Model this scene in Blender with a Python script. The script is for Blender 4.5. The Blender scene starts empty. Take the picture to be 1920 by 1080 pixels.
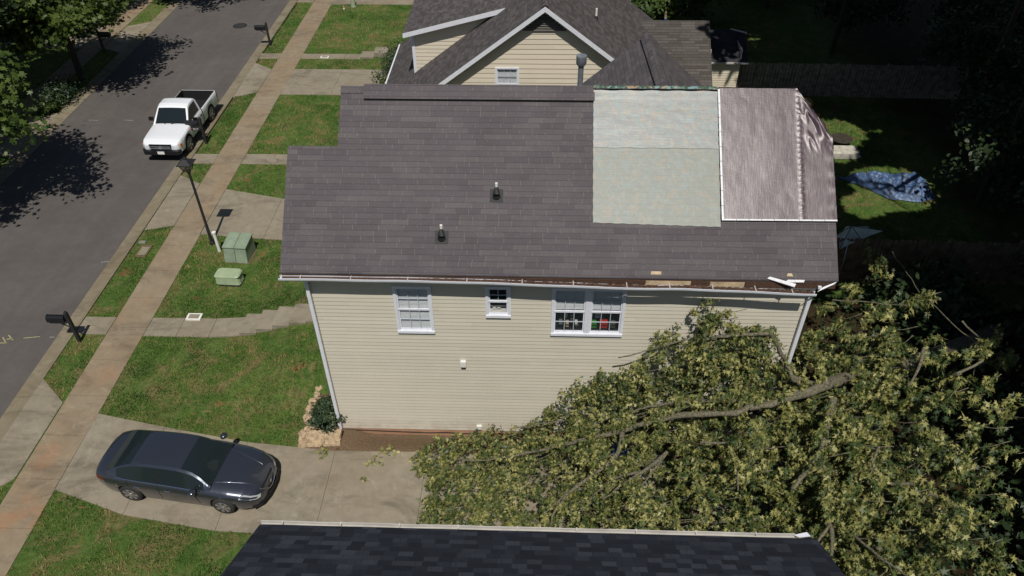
import bpy, bmesh, math, random
import numpy as np
from mathutils import Vector, Matrix
random.seed(7); RNG = np.random.default_rng(7)
scene = bpy.context.scene
rad = math.radians
# ------------------------------------------------------------------ camera
F, YAW, PITCH, ROLL = 1416.5, rad(-2.02), rad(40.47), rad(-0.424)
CAM = np.array([5.539, -14.038, 17.5])
_cy, _sy, _cp, _sp = math.cos(YAW), math.sin(YAW), math.cos(PITCH), math.sin(PITCH)
cf = np.array([_sy*_cp, _cy*_cp, -_sp]); cr = np.array([_cy, -_sy, 0.]); cu = np.cross(cr, cf)
_c, _s = math.cos(ROLL), math.sin(ROLL)
cr, cu = _c*cr+_s*cu, -_s*cr+_c*cu
camd = bpy.data.cameras.new('camera'); cam = bpy.data.objects.new('camera', camd)
scene.collection.objects.link(cam); scene.camera = cam
camd.sensor_width = 36; camd.lens = F*36/1920; camd.clip_end = 500; camd.clip_start = .1
m = Matrix.Identity(4)
for i in range(3):
    m[i][0] = cr[i]; m[i][1] = cu[i]; m[i][2] = -cf[i]; m[i][3] = CAM[i]
cam.matrix_world = m
def ray(px, py): return cf+cr*(px-960)/F-cu*(py-540)/F
def G(px, py, z=0):
    d = ray(px, py); return CAM+d*((z-CAM[2])/d[2])
def PY(px, py, Y):
    d = ray(px, py); return CAM+d*((Y-CAM[1])/d[1])
# ------------------------------------------------------------------ light
SUN_EL, SUN_AZ = rad(60), rad(175)          # azimuth clockwise from +Y
w = bpy.data.worlds.new('World'); scene.world = w; w.use_nodes = True
nt = w.node_tree; bg = nt.nodes['Background']
sky = nt.nodes.new('ShaderNodeTexSky'); sky.sky_type = 'NISHITA'; sky.sun_disc = False
sky.sun_elevation = SUN_EL; sky.sun_rotation = SUN_AZ; sky.air_density = 1.0; sky.dust_density = .6
nt.links.new(sky.outputs[0], bg.inputs[0]); bg.inputs[1].default_value = .05
sl = bpy.data.lights.new('sun', 'SUN'); so = bpy.data.objects.new('sun', sl); scene.collection.objects.link(so)
sl.energy = 4.2; sl.angle = rad(.5); sl.color = (1, .95, .87)
TOSUN = Vector((math.sin(SUN_AZ)*math.cos(SUN_EL), math.cos(SUN_AZ)*math.cos(SUN_EL), math.sin(SUN_EL)))
so.rotation_euler = TOSUN.to_track_quat('Z', 'Y').to_euler(); so.location = (0, 0, 40)
vs = scene.view_settings; vs.view_transform = 'Standard'; vs.look = 'None'; vs.exposure = 0; vs.gamma = 1
scene.render.engine = 'CYCLES'
# ------------------------------------------------------------------ helpers
def lerp(a, b, t): return a+(b-a)*t
def ss(t):
    t = max(0., min(1., t)); return t*t*(3-2*t)
def interp(x, tab):
    if x <= tab[0][0]: return tab[0][1]
    for (a, va), (b, vb) in zip(tab, tab[1:]):
        if x <= b: return va+(vb-va)*(x-a)/(b-a)
    return tab[-1][1]
class MB:
    def __init__(s): s.v = []; s.f = []
    def add(s, vs, fs):
        n = len(s.v); s.v += [tuple(map(float, p)) for p in vs]; s.f += [tuple(i+n for i in f) for f in fs]; return s
    def box(s, x0, x1, y0, y1, z0, z1, M=None):
        p = [(x, y, z) for z in (z0, z1) for y in (y0, y1) for x in (x0, x1)]
        if M is not None: p = [M @ Vector(q) for q in p]
        return s.add(p, [(0, 2, 3, 1), (4, 5, 7, 6), (0, 1, 5, 4), (1, 3, 7, 5), (3, 2, 6, 7), (2, 0, 4, 6)])
    def prism(s, pts, thick):      # pts: top polygon (3d), extruded straight down
        n = len(pts); b = [(p[0], p[1], p[2]-thick) for p in pts]
        return s.add(list(pts)+b, [tuple(range(n)), tuple(range(2*n-1, n-1, -1))]+[(i, i+n, (i+1) % n+n, (i+1) % n) for i in range(n)])
    def hull(s, top, bot):         # matching polygons
        n = len(top)
        return s.add(list(top)+list(bot), [tuple(range(n)), tuple(range(2*n-1, n-1, -1))]+[(i, i+n, (i+1) % n+n, (i+1) % n) for i in range(n)])
    def tube(s, pts, r, n=8, cap=True):
        pts = [Vector(p) for p in pts]; rs = r if isinstance(r, (list, tuple)) else [r]*len(pts)
        vs = []; up = Vector((0.13, 0.21, 1)).normalized()
        for i, p in enumerate(pts):
            d = (pts[min(i+1, len(pts)-1)]-pts[max(i-1, 0)]).normalized()
            if abs(d.dot(up)) > .99: a = d.cross(Vector((1, 0, 0))).normalized()
            else: a = d.cross(up).normalized()
            b = d.cross(a)
            for k in range(n):
                t = 2*math.pi*k/n; vs.append(p+(a*math.cos(t)+b*math.sin(t))*rs[i])
        fs = [(i*n+k, i*n+(k+1) % n, (i+1)*n+(k+1) % n, (i+1)*n+k) for i in range(len(pts)-1) for k in range(n)]
        if cap: fs += [tuple(range(n-1, -1, -1)), tuple((len(pts)-1)*n+k for k in range(n))]
        return s.add(vs, fs)
    def cyl(s, c, axis, r0, r1, h, n=16):
        c = Vector(c); a = Vector(axis).normalized(); return s.tube([c, c+a*h], [r0, r1], n)
    def grid(s, fn, nu, nv):
        vs = [fn(u/nu, v/nv) for v in range(nv+1) for u in range(nu+1)]
        return s.add(vs, [(v*(nu+1)+u, v*(nu+1)+u+1, (v+1)*(nu+1)+u+1, (v+1)*(nu+1)+u) for v in range(nv) for u in range(nu)])
    def build(s, name, mat, parent=None, smooth=0, **kw):
        me = bpy.data.meshes.new(name); me.from_pydata(s.v, [], s.f); me.validate()
        if kw.pop('fixn', True):
            bm = bmesh.new(); bm.from_mesh(me); bmesh.ops.recalc_face_normals(bm, faces=bm.faces); bm.to_mesh(me); bm.free()
        me.materials.append(mat)
        if smooth:
            me.polygons.foreach_set('use_smooth', [True]*len(me.polygons)); me.set_sharp_from_angle(angle=rad(smooth))
        o = bpy.data.objects.new(name, me); scene.collection.objects.link(o)
        if parent is not None: o.parent = parent
        return tag(o, **kw)
def tag(o, label=None, cat=None, group=None, kind=None):
    if label: o['label'] = label
    if cat: o['category'] = cat
    if group: o['group'] = group
    if kind: o['kind'] = kind
    return o
def thing(name, label, cat, loc=(0, 0, 0), rz=0, group=None):
    o = bpy.data.objects.new(name, None); scene.collection.objects.link(o); o.empty_display_size = .3
    o.location = loc; o.rotation_euler = (0, 0, rz); return tag(o, label, cat, group)
KIDS = {}
def copy_tree(o, parent=None, mats=None):
    c = o.copy(); scene.collection.objects.link(c); c.parent = parent
    if mats and o.type == 'MESH':
        nm = o.data.materials[0].name
        if nm in mats:
            c.data = o.data.copy(); c.data.materials[0] = mats[nm]
    for ch in list(o.children): 
        k = copy_tree(ch, c, mats); k.matrix_parent_inverse = ch.matrix_parent_inverse.copy()
    return c
# ------------------------------------------------------------------ materials
class N:
    def __init__(s, name):
        s.m = bpy.data.materials.new(name); s.m.use_nodes = True; s.t = s.m.node_tree
        s.b = s.t.nodes['Principled BSDF']; s.tc = None
    def n(s, typ, **kw):
        n = s.t.nodes.new('ShaderNode'+typ)
        for k, v in kw.items(): setattr(n, k, v)
        return n
    def l(s, a, b): s.t.links.new(a, b)
    def obj(s):
        if not s.tc: s.tc = s.n('TexCoord')
        return s.tc.outputs['Object']
    def mapv(s, scale=(1, 1, 1), rot=(0, 0, 0)):
        mp = s.n('Mapping'); mp.inputs['Scale'].default_value = scale; mp.inputs['Rotation'].default_value = rot
        s.l(s.obj(), mp.inputs['Vector']); return mp.outputs[0]
    def noise(s, sc, det=4, rough=.6, vec=None, dist=0):
        n = s.n('TexNoise'); n.inputs['Scale'].default_value = sc; n.inputs['Detail'].default_value = det
        n.inputs['Roughness'].default_value = rough; n.inputs['Distortion'].default_value = dist
        s.l(vec or s.obj(), n.inputs['Vector']); return n.outputs[0]
    def ramp(s, x, stops, interp='LINEAR'):
        r = s.n('ValToRGB'); r.color_ramp.interpolation = interp; e = r.color_ramp.elements
        while len(e) < len(stops): e.new(.5)
        for q, (p, c) in zip(e, stops): q.position = p; q.color = (*c, 1) if len(c) == 3 else c
        s.l(x, r.inputs[0]); return r.outputs[0]
    def mix(s, fac, a, b, mode='MIX'):
        n = s.n('Mix', data_type='RGBA', blend_type=mode)
        for i, v in ((0, fac), (6, a), (7, b)):
            if hasattr(v, 'is_linked') or hasattr(v, 'links'): s.l(v, n.inputs[i])
            else: n.inputs[i].default_value = v if i == 0 else (*v, 1)
        return n.outputs[2]
    def math(s, op, a, b=0., c=None):
        n = s.n('Math', operation=op)
        for i, v in enumerate((a, b) if c is None else (a, b, c)):
            if hasattr(v, 'links'): s.l(v, n.inputs[i])
            else: n.inputs[i].default_value = v
        return n.outputs[0]
    def bump(s, h, st=.3, dist=.02):
        n = s.n('Bump'); n.inputs['Strength'].default_value = st; n.inputs['Distance'].default_value = dist
        s.l(h, n.inputs['Height']); s.l(n.outputs[0], s.b.inputs['Normal'])
    def col(s, c):
        if hasattr(c, 'links'): s.l(c, s.b.inputs['Base Color'])
        else: s.b.inputs['Base Color'].default_value = (*c, 1)
        return s
    def set(s, rough=.6, metal=0, spec=None, coat=0):
        s.b.inputs['Roughness'].default_value = rough; s.b.inputs['Metallic'].default_value = metal
        if spec is not None: s.b.inputs['Specular IOR Level'].default_value = spec
        s.b.inputs['Coat Weight'].default_value = coat; s.b.inputs['Coat Roughness'].default_value = .06; return s
def plain(name, c, rough=.6, metal=0, var=.15, sc=6, coat=0, spec=None, bump=0):
    q = N(name); n = q.noise(sc, 5); lo = tuple(x*(1-var) for x in c); hi = tuple(min(1, x*(1+var)) for x in c)
    q.col(q.ramp(n, [(.3, lo), (.7, hi)])).set(rough, metal, spec, coat)
    if bump: q.bump(n, bump, .01)
    return q.m
def concrete(name, base, stain, dark, clay=None):
    q = N(name); a = q.noise(.45, 5, .65, dist=.6); b = q.noise(3.5, 6, .7); c = q.noise(60, 3, .7); d = q.noise(1.3, 6, .75, dist=1.5)
    k = q.ramp(a, [(.35, base), (.62, stain)])
    k = q.mix(q.ramp(b, [(.42, (0, 0, 0)), (.75, (.6, .6, .6))]), k, dark); k = q.mix(q.ramp(q.noise(.8, 6, .7, vec=q.mapv((.6, 1.3, 1), (0, 0, .2)), dist=.8), [(.50, (0, 0, 0)), (.68, (.75, .75, .75))]), k, tuple(x*.72 for x in dark))
    k = q.mix(q.ramp(d, [(.55, (0, 0, 0)), (.75, (.55, .55, .55))]), k, tuple(min(1, x*1.35) for x in base))
    if clay:
        sy = q.n('SeparateXYZ'); q.l(q.obj(), sy.inputs[0]); near = q.ramp(q.math('MULTIPLY', q.math('ADD', sy.outputs[1], 12.), .04), [(.28, (1, 1, 1)), (.7, (.15, .15, .15))])
        k = q.mix(q.math('MULTIPLY', near, q.ramp(q.noise(.55, 4, .6, vec=q.mapv((1, 1, 1), (0, 0, 2.))), [(.53, (0, 0, 0)), (.66, (.75, .75, .75))])), k, clay)
    k = q.mix(.35, k, q.ramp(q.noise(14, 4, .75), [(.3, (.6, .6, .6)), (.65, (1, 1, 1))]), 'MULTIPLY')
    k = q.mix(.25, k, q.ramp(c, [(.3, (.45, .45, .45)), (.7, (1, 1, 1))]), 'MULTIPLY')
    q.col(k).set(.9, spec=.2); q.bump(c, .25, .004); return q.m
def shingle(name, cols, axis='X', k=1.33, row=.143, tab=.3, edge=.45, blot=.12, spk=None, line=.10):
    q = N(name); sx = q.n('SeparateXYZ'); q.l(q.obj(), sx.inputs[0])
    a, b = (sx.outputs[0], sx.outputs[1]) if axis == 'X' else (sx.outputs[1], sx.outputs[0])
    v = q.math('MULTIPLY', b, k/row); fl = q.math('FLOOR', v); fr = q.math('FRACT', v)
    wn0 = q.n('TexWhiteNoise', noise_dimensions='1D'); q.l(fl, wn0.inputs['W'])
    u = q.math('ADD', q.math('MULTIPLY', a, 1/tab), q.math('MULTIPLY', wn0.outputs[0], 5.3)); fu = q.math('FLOOR', u); fru = q.math('FRACT', u)
    cv = q.n('CombineXYZ'); q.l(fu, cv.inputs[0]); q.l(fl, cv.inputs[1])
    wn = q.n('TexWhiteNoise', noise_dimensions='2D'); q.l(cv.outputs[0], wn.inputs['Vector'])
    c = q.ramp(wn.outputs[0], cols, 'LINEAR')
    bl = q.ramp(q.noise(.7, 5, .7), [(.3, (1-blot,)*3), (.7, (1+0*blot,)*3)])
    c = q.mix(1., c, bl, 'MULTIPLY')
    gr = q.noise(90, 2, .8); c = q.mix(1., c, q.ramp(gr, [(.3, (.55, .55, .55)), (.7, (1.0, 1.0, 1.0))]), 'MULTIPLY')
    n2 = q.noise(18, 3, .7)
    ln = q.math('MULTIPLY', q.math('LESS_THAN', fr, line), q.ramp(n2, [(.3, (.4, .4, .4)), (.6, (1, 1, 1))]))
    c = q.mix(q.math('MULTIPLY', ln, edge), c, (.012, .011, .012))
    sl_ = q.math('LESS_THAN', q.math('FRACT', q.math('MULTIPLY', u, tab/.31)), .04)
    if spk:
        k2 = q.math('GREATER_THAN', q.noise(5.5, 3, .7), .5); c = q.mix(q.math('MULTIPLY', q.math('MULTIPLY', sl_, k2), .5), c, spk)
        s2 = q.ramp(q.noise(34, 2, .8), [(.64, (0, 0, 0)), (.70, (1, 1, 1))]); s3 = q.ramp(q.noise(.55, 3, .6), [(.48, (0, 0, 0)), (.66, (.7, .7, .7))])
        c = q.mix(q.math('MULTIPLY', s2, s3), c, spk)
    else: c = q.mix(q.math('MULTIPLY', sl_, .5), c, (.015, .014, .015))
    q.col(c).set(.92, spec=.15)
    q.bump(q.math('ADD', q.math('MULTIPLY', fr, -1.), q.math('MULTIPLY', gr, .5)), .5, .012); return q.m
M = {}
# lawn / ground
def grassground():
    q = N('lawn_ground'); a = q.noise(.35, 5, .7, dist=1); b = q.noise(1.6, 6, .75, dist=.5); c = q.noise(25, 4, .8); d = q.noise(.8, 5, .75, dist=1.2)
    k = q.ramp(a, [(.3, (.075, .150, .030)), (.5, (.12, .20, .045)), (.7, (.19, .23, .07))])
    k = q.mix(q.ramp(b, [(.45, (0, 0, 0)), (.72, (.8, .8, .8))]), k, (.045, .085, .02))
    k = q.mix(q.ramp(d, [(.48, (0, 0, 0)), (.64, (.85, .85, .85))]), k, (.27, .21, .10))
    k = q.mix(q.ramp(q.noise(.9, 4, .6, vec=q.mapv((1, 1.3, 1), (0, 0, 1))), [(.64, (0, 0, 0)), (.70, (.85, .85, .85))]), k, (.32, .17, .085))
    k = q.mix(1., k, q.ramp(q.noise(7, 5, .8), [(.3, (.45, .5, .4)), (.6, (1, 1, 1))]), 'MULTIPLY'); k = q.mix(1., k, q.ramp(c, [(.25, (.55, .55, .55)), (.7, (1, 1, 1))]), 'MULTIPLY')
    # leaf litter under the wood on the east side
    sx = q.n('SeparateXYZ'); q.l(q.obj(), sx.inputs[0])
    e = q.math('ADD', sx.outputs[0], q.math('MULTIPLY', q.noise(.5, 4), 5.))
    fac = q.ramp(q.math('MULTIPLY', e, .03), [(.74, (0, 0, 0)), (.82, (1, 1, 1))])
    fac2 = q.math('MULTIPLY', q.math('GREATER_THAN', sx.outputs[0], 12.4), q.math('LESS_THAN', q.math('ADD', sx.outputs[1], q.math('MULTIPLY', q.noise(.8, 4), 1.6)), 6.6)); fac = q.math('MAXIMUM', fac, fac2)  # litter colour carried under the fallen tree to paint shade there
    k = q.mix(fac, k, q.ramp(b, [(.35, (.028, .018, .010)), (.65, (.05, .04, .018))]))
    q.col(k).set(.95, spec=.1); q.bump(c, .9, .05); return q.m
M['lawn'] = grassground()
M['concrete'] = concrete('concrete', (.30, .265, .205), (.26, .22, .16), (.18, .155, .115))
M['walk'] = concrete('tan_concrete', (.29, .24, .17), (.27, .20, .13), (.20, .16, .11), (.36, .18, .09))
def asphalt():
    q = N('asphalt'); a = q.noise(.25, 5, .7, dist=.8); c = q.noise(70, 3, .8); d = q.noise(2.5, 5, .7)
    st = q.noise(1.2, 4, .6, vec=q.mapv((1, .06, 1)))
    k = q.ramp(a, [(.3, (.118, .107, .101)), (.7, (.152, .139, .128))])
    k = q.mix(.35, k, q.ramp(d, [(.3, (.6, .6, .6)), (.7, (1, 1, 1))]), 'MULTIPLY'); k = q.mix(.5, k, q.ramp(st, [(.3, (.72, .72, .72)), (.7, (1, 1, 1))]), 'MULTIPLY')
    k = q.mix(.6, k, q.ramp(c, [(.3, (.35, .35, .35)), (.7, (1.0, 1.0, 1.0))]), 'MULTIPLY')
    q.col(k).set(.9, spec=.2); q.bump(c, .5, .006); return q.m
M['asphalt'] = asphalt()
def mulchm():
    q = N('mulch'); a = q.noise(40, 4, .8); b = q.noise(2.5, 4); d = q.noise(120, 2, .8)
    k = q.ramp(a, [(.3, (.05, .032, .022)), (.5, (.15, .10, .065)), (.7, (.30, .21, .13))])
    k = q.mix(q.ramp(b, [(.45, (0, 0, 0)), (.7, (.5, .5, .5))]), k, (.12, .10, .05))
    q.col(k).set(.95, spec=.1); q.bump(d, .8, .02); return q.m
M['mulch'] = mulchm()
sub = [(0, (.122, .107, .119)), (.5, (.137, .122, .132)), (1, (.154, .140, .146))]
M['roof_sub'] = shingle('purple_grey_shingles', sub, 'X', 1.33, .143, .62, .38, .2, spk=(.21, .185, .145))
M['roof_sub_y'] = shingle('purple_grey_shingles_rear', [(0, (.10, .092, .10)), (1, (.15, .135, .14))], 'Y', 1.31, .143, .31, .4)
M['roof_near'] = shingle('blue_grey_shingles', [(0, (.022, .026, .037)), (.45, (.030, .036, .050)), (.66, (.038, .045, .062)), (.78, (.047, .054, .070)), (1, (.066, .077, .098))], 'X', 1.17, .143, .23, .3)
M['roof_nb'] = shingle('grey_brown_shingles', [(0, (.085, .075, .074)), (.5, (.11, .10, .103)), (1, (.15, .135, .13))], 'Y', 1.245, .143, .25, .3)
M['roof_nbx'] = shingle('brown_grey_shingles', [(0, (.085, .075, .066)), (.5, (.11, .10, .092)), (1, (.145, .128, .118))], 'X', 1.245, .143, .6, .75, line=.14)
M['roof_dark'] = shingle('charcoal_shingles', [(0, (.03, .032, .038)), (1, (.06, .062, .07))], 'X', 1.2, .143, .3, .3)
def sidingm(name, c):
    q = N(name); a = q.noise(.6, 5, .7); b = q.noise(4, 5, .7, vec=q.mapv((.25, 1, 6)))
    k = q.ramp(a, [(.3, tuple(x*.93 for x in c)), (.7, c)]); k = q.mix(.25, k, q.ramp(b, [(.3, (.8, .8, .8)), (.7, (1, 1, 1))]), 'MULTIPLY')
    sx = q.n('SeparateXYZ'); q.l(q.obj(), sx.inputs[0]); row = q.math('FLOOR', q.math('DIVIDE', q.math('SUBTRACT', sx.outputs[2], .0402), .127))
    w0 = q.n('TexWhiteNoise', noise_dimensions='1D'); q.l(row, w0.inputs['W']); u = q.math('ADD', q.math('MULTIPLY', sx.outputs[0], .27), q.math('MULTIPLY', w0.outputs[0], 7.))
    cv = q.n('CombineXYZ'); q.l(q.math('FLOOR', u), cv.inputs[0]); q.l(row, cv.inputs[1]); w1 = q.n('TexWhiteNoise', noise_dimensions='2D'); q.l(cv.outputs[0], w1.inputs['Vector'])
    k = q.mix(1., k, q.ramp(w1.outputs[0], [(0, (.93, .93, .93)), (1, (1, 1, 1))]), 'MULTIPLY'); k = q.mix(q.math('MULTIPLY', q.math('LESS_THAN', q.math('FRACT', u), .003), .12), k, (.12, .11, .09))
    k = q.mix(q.math('MULTIPLY', q.ramp(sx.outputs[2], [(.0, (1, 1, 1)), (.7, (0, 0, 0))]), q.ramp(q.noise(3, 5, .7), [(.4, (0, 0, 0)), (.7, (.5, .5, .5))])), k, (.33, .22, .14))
    q.col(k).set(.55, spec=.3); return q.m
M['siding'] = sidingm('beige_siding', (.61, .57, .475)); M['siding_nb'] = sidingm('cream_siding', (.68, .61, .49)); M['siding_near'] = sidingm('grey_siding', (.4, .4, .36))
M['white'] = plain('white_paint', (.66, .68, .74), .4, var=.06); M['offwhite'] = plain('aged_white_metal', (.46, .44, .41), .45, var=.15, sc=3)
M['debris'] = plain('gutter_debris', (.07, .036, .022), .95, var=.7, sc=40, bump=.6)
M['wood'] = plain('bare_pine_wood', (.46, .36, .23), .7, var=.3, sc=5); M['wood_orange'] = plain('orange_lumber', (.5, .24, .06), .7, var=.4, sc=8)
M['fence'] = plain('weathered_cedar', (.15, .105, .07), .85, var=.6, sc=3, bump=.3); M['greywood'] = plain('grey_weathered_wood', (.20, .17, .14), .9, var=.6, sc=4)
M['black'] = plain('black_paint', (.014, .014, .016), .7, var=.2); M['rubber'] = plain('rubber', (.02, .02, .02), .85, var=.3)
M['blackm'] = plain('black_plastic', (.01, .01, .012), .3, var=.2); M['clay'] = plain('clay_stained_block', (.40, .22, .13), .9, var=.2, sc=2, bump=.3)
M['stone'] = plain('tan_field_stone', (.40, .30, .19), .9, var=.45, sc=7, bump=.5); M['gbox'] = plain('green_painted_steel', (.20, .255, .18), .6, var=.2, sc=3)
M['gped'] = plain('pale_green_plastic', (.30, .37, .23), .55, var=.12, sc=4); M['dark'] = plain('dark_interior', (.012, .012, .012), .9)
M['pvc'] = plain('white_plastic_pipe', (.7, .7, .66), .5, var=.1); M['steel'] = plain('galvanised_steel', (.33, .36, .40), .4, .6, var=.25)
M['muntin'] = plain('blue_grey_muntin', (.42, .47, .53), .4, var=.05); M['blind'] = plain('window_blind', (.72, .76, .78), .6, var=.05); M['bark'] = plain('grey_brown_bark', (.115, .105, .07), .95, var=.75, sc=22, bump=1.)
M['darkbark'] = plain('dark_bark', (.035, .028, .021), .95, var=.5, sc=8, bump=.6)
M['red'] = plain('red_plastic', (.5, .03, .02), .5); M['green'] = plain('green_plastic', (.05, .3, .03), .5); M['room'] = plain('room_wall', (.10, .09, .08), .8)
M['blueitem'] = plain('blue_plastic', (.02, .09, .45), .4); M['paint_y'] = plain('yellow_marking_paint', (.30, .27, .13), .8, var=.4, sc=14); M['paint_w'] = plain('white_marking_paint', (.24, .24, .23), .8, var=.4, sc=14)
def glassm(name, c=(.02, .035, .04), rough=.04, alpha=1.):
    q = N(name); q.col(c).set(rough, 0, .7)
    if alpha < 1:
        q.b.inputs['Alpha'].default_value = alpha
    return q.m
M['carglass'] = glassm('tinted_car_glass', (.012, .018, .021)); M['carglass'].node_tree.nodes['Principled BSDF'].inputs['Specular IOR Level'].default_value = .3; M['glass'] = glassm('window_glass', (.05, .07, .08), .03, .14); M['lampglass'] = glassm('lantern_glass', (.10, .10, .10), .1, .5)
def paint(name, c, metal=.5, rough=.35):
    q = N(name); n = q.noise(400, 2); q.col(q.ramp(n, [(.3, tuple(x*.85 for x in c)), (.7, tuple(min(1, x*1.15) for x in c))])).set(rough, metal, .5, 1.); return q.m
M['sedan'] = paint('blue_grey_car_paint', (.052, .060, .080), .6, .27); M['truck'] = paint('white_car_paint', (.72, .74, .78), 0, .35); M['maroon'] = paint('maroon_car_paint', (.08, .01, .012))
M['chrome'] = plain('chrome_trim', (.6, .62, .65), .15, 1, var=.05); M['rim'] = plain('alloy', (.42, .42, .43), .3, .8, var=.1)
M['lens'] = plain('clear_lens', (.55, .57, .6), .08, .3, var=.2, coat=1); M['amber'] = plain('amber_lens', (.5, .14, .03), .2, coat=1); M['tail'] = plain('red_lens', (.13, .008, .012), .15, coat=1)
M['bedliner'] = plain('black_bed_liner', (.006, .006, .007), .9)
M['seam'] = plain('seam_black', (.006, .006, .006), .8)
def camo(name, base, amt, rough):
    q = N(name); a = q.noise(7.2, 3, .55, dist=.8); b = q.noise(6.1, 3, .6, vec=q.mapv((1.1, .9, 1), (0, 0, .8)), dist=1.); d = q.noise(7, 3, .6, vec=q.mapv((1.3, 1, 1), (0, 0, 2.)))
    v = q.mapv((1, 14, 1)); st = q.noise(3, 3, .6, vec=v)
    k = q.mix(q.ramp(a, [(.52, (0, 0, 0)), (.58, (amt,)*3)]), base, (.20, .33, .34))
    k = q.mix(q.ramp(b, [(.53, (0, 0, 0)), (.59, (amt,)*3)]), k, (.38, .27, .16))
    k = q.mix(q.ramp(d, [(.60, (0, 0, 0)), (.65, (amt,)*3)]), k, (.14, .22, .13))
    k = q.mix(.25, k, q.ramp(st, [(.3, (.7, .7, .7)), (.7, (1, 1, 1))]), 'MULTIPLY')
    sy = q.n('SeparateXYZ'); q.l(q.obj(), sy.inputs[0]); fr = q.math('FRACT', q.math('MULTIPLY', sy.outputs[1], 1.33/.143))
    q.col(k).set(rough, .0, .5); q.bump(q.math('ADD', q.math('MULTIPLY', fr, -.5), q.math('ADD', st, q.noise(6, 4, .6))), .22, .012); return q.m
M['camo_up'] = camo('camouflage_tarp_painted_sheen', (.195, .208, .208), .30, .45); M['camo_lo'] = camo('camouflage_tarp', (.185, .20, .178), .22, .5); M['camo_dk'] = camo('camouflage_tarp_edge', (.05, .09, .06), .9, .5)  # upper sheet's base colour paled to paint in its gloss
def browntarp():
    q = N('brown_silver_tarp'); st = q.noise(26, 3, .75, vec=q.mapv((1, .12, .12))); sx = q.noise(40, 3, .7, vec=q.mapv((.15, 1, 1))); n = q.noise(1.3, 4)
    k = q.ramp(st, [(.35, (.045, .025, .034)), (.5, (.075, .047, .061)), (.68, (.135, .102, .122))])
    k = q.mix(.4, k, q.ramp(sx, [(.3, (.6, .6, .6)), (.7, (1, 1, 1))]), 'MULTIPLY'); k = q.mix(.3, k, q.ramp(n, [(.3, (.6, .6, .6)), (.7, (1, 1, 1))]), 'MULTIPLY')
    q.col(k).set(.37, .0, .55); q.bump(q.math('ADD', q.math('ADD', st, sx), q.noise(5, 5, .6)), .25, .008); return q.m
M['brown'] = browntarp(); M['bluetarp'] = plain('blue_tarp', (.055, .10, .20), .5, var=.4, sc=2.5); M['umb'] = plain('pale_green_canvas', (.42, .50, .48), .7, var=.2, sc=3)
M['batten'] = plain('white_batten', (.62, .63, .66), .5, var=.15, sc=20)
def leafm(name, a, b, back=None, trans=.25, stops=None):
    q = N(name); at = q.n('Attribute', attribute_name='rnd'); k = q.ramp(at.outputs['Fac'], stops or [(0, a), (1, b)])
    if back:
        g = q.n('NewGeometry'); k = q.mix(g.outputs['Backfacing'], k, q.ramp(at.outputs['Fac'], [(0, back[0]), (1, back[1])]))
    q.col(k).set(.5, spec=.35)
    tr = q.n('BsdfTranslucent'); q.l(k, tr.inputs[0]); mx = q.n('MixShader'); mx.inputs[0].default_value = trans
    q.l(q.b.outputs[0], mx.inputs[1]); q.l(tr.outputs[0], mx.inputs[2]); q.l(mx.outputs[0], q.t.nodes['Material Output'].inputs[0]); return q.m
M['leaf_fallen'] = leafm('pale_maple_leaf', (0, 0, 0), (0, 0, 0), ((.03, .06, .018), (.09, .12, .035)), .15, [(0, (.12, .075, .04)), (.07, (.07, .085, .02)), (.4, (.17, .175, .048)), (.75, (.30, .29, .10)), (1, (.38, .36, .15))])
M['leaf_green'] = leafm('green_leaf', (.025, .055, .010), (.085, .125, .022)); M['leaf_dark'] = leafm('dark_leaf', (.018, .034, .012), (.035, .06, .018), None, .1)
M['leaf_shrub'] = leafm('shrub_leaf', (.022, .042, .020), (.055, .085, .035), None, .12); M['blade'] = leafm('grass_blade', (0, 0, 0), (0, 0, 0), None, .3, [(0, (.030, .080, .014)), (.38, (.085, .18, .03)), (.66, (.17, .26, .052)), (.80, (.29, .30, .09)), (1, (.38, .28, .14))])
# ------------------------------------------------------------------ terrain
def sxx(x0, y): return x0-.005*(y-5)
def tz(x, y):
    z = .60*ss((x+5.0)/3.6)*ss((y-.2)/2.0)*(1-ss((y-7)/2.2))
    if x > .1: z = -.42*ss((y+1.05)/.9) if x < 13 else 0
    return z
def build_ground():
    xs = sorted(set([-160, -80, -40, -30]+[round(-24+.5*i, 2) for i in range(0, 29)]+[round(-10.25+.25*i, 2) for i in range(0, 45)]+[0.9, 2, 4, 7, 10, 13, 16, 20, 26, 35, 60, 120, 180]))
    ys = sorted(set([-120, -60, -30, -20, -12, -8, -5]+[round(-4+.25*i, 2) for i in range(0, 57)]+[11, 13, 16, 20, 25, 30, 40, 60, 100, 220]))
    mb = MB(); vs = []
    for y in ys:
        for x in xs:
            z = tz(x, y)
            if -17.9 < x < -9.8: z = -.22
            vs.append((x, y, z))
    n = len(xs); fs = [(j*n+i, j*n+i+1, (j+1)*n+i+1, (j+1)*n+i) for j in range(len(ys)-1) for i in range(n-1)]
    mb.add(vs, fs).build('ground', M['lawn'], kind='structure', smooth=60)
build_ground()
MB().prism([(sxx(-10.30, -40), -40, -.06), (sxx(-10.30, 120), 120, -.06), (sxx(-17.33, 120), 120, -.06), (sxx(-17.33, -40), -40, -.06)], .1).build('road', M['asphalt'], kind='structure')
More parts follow.
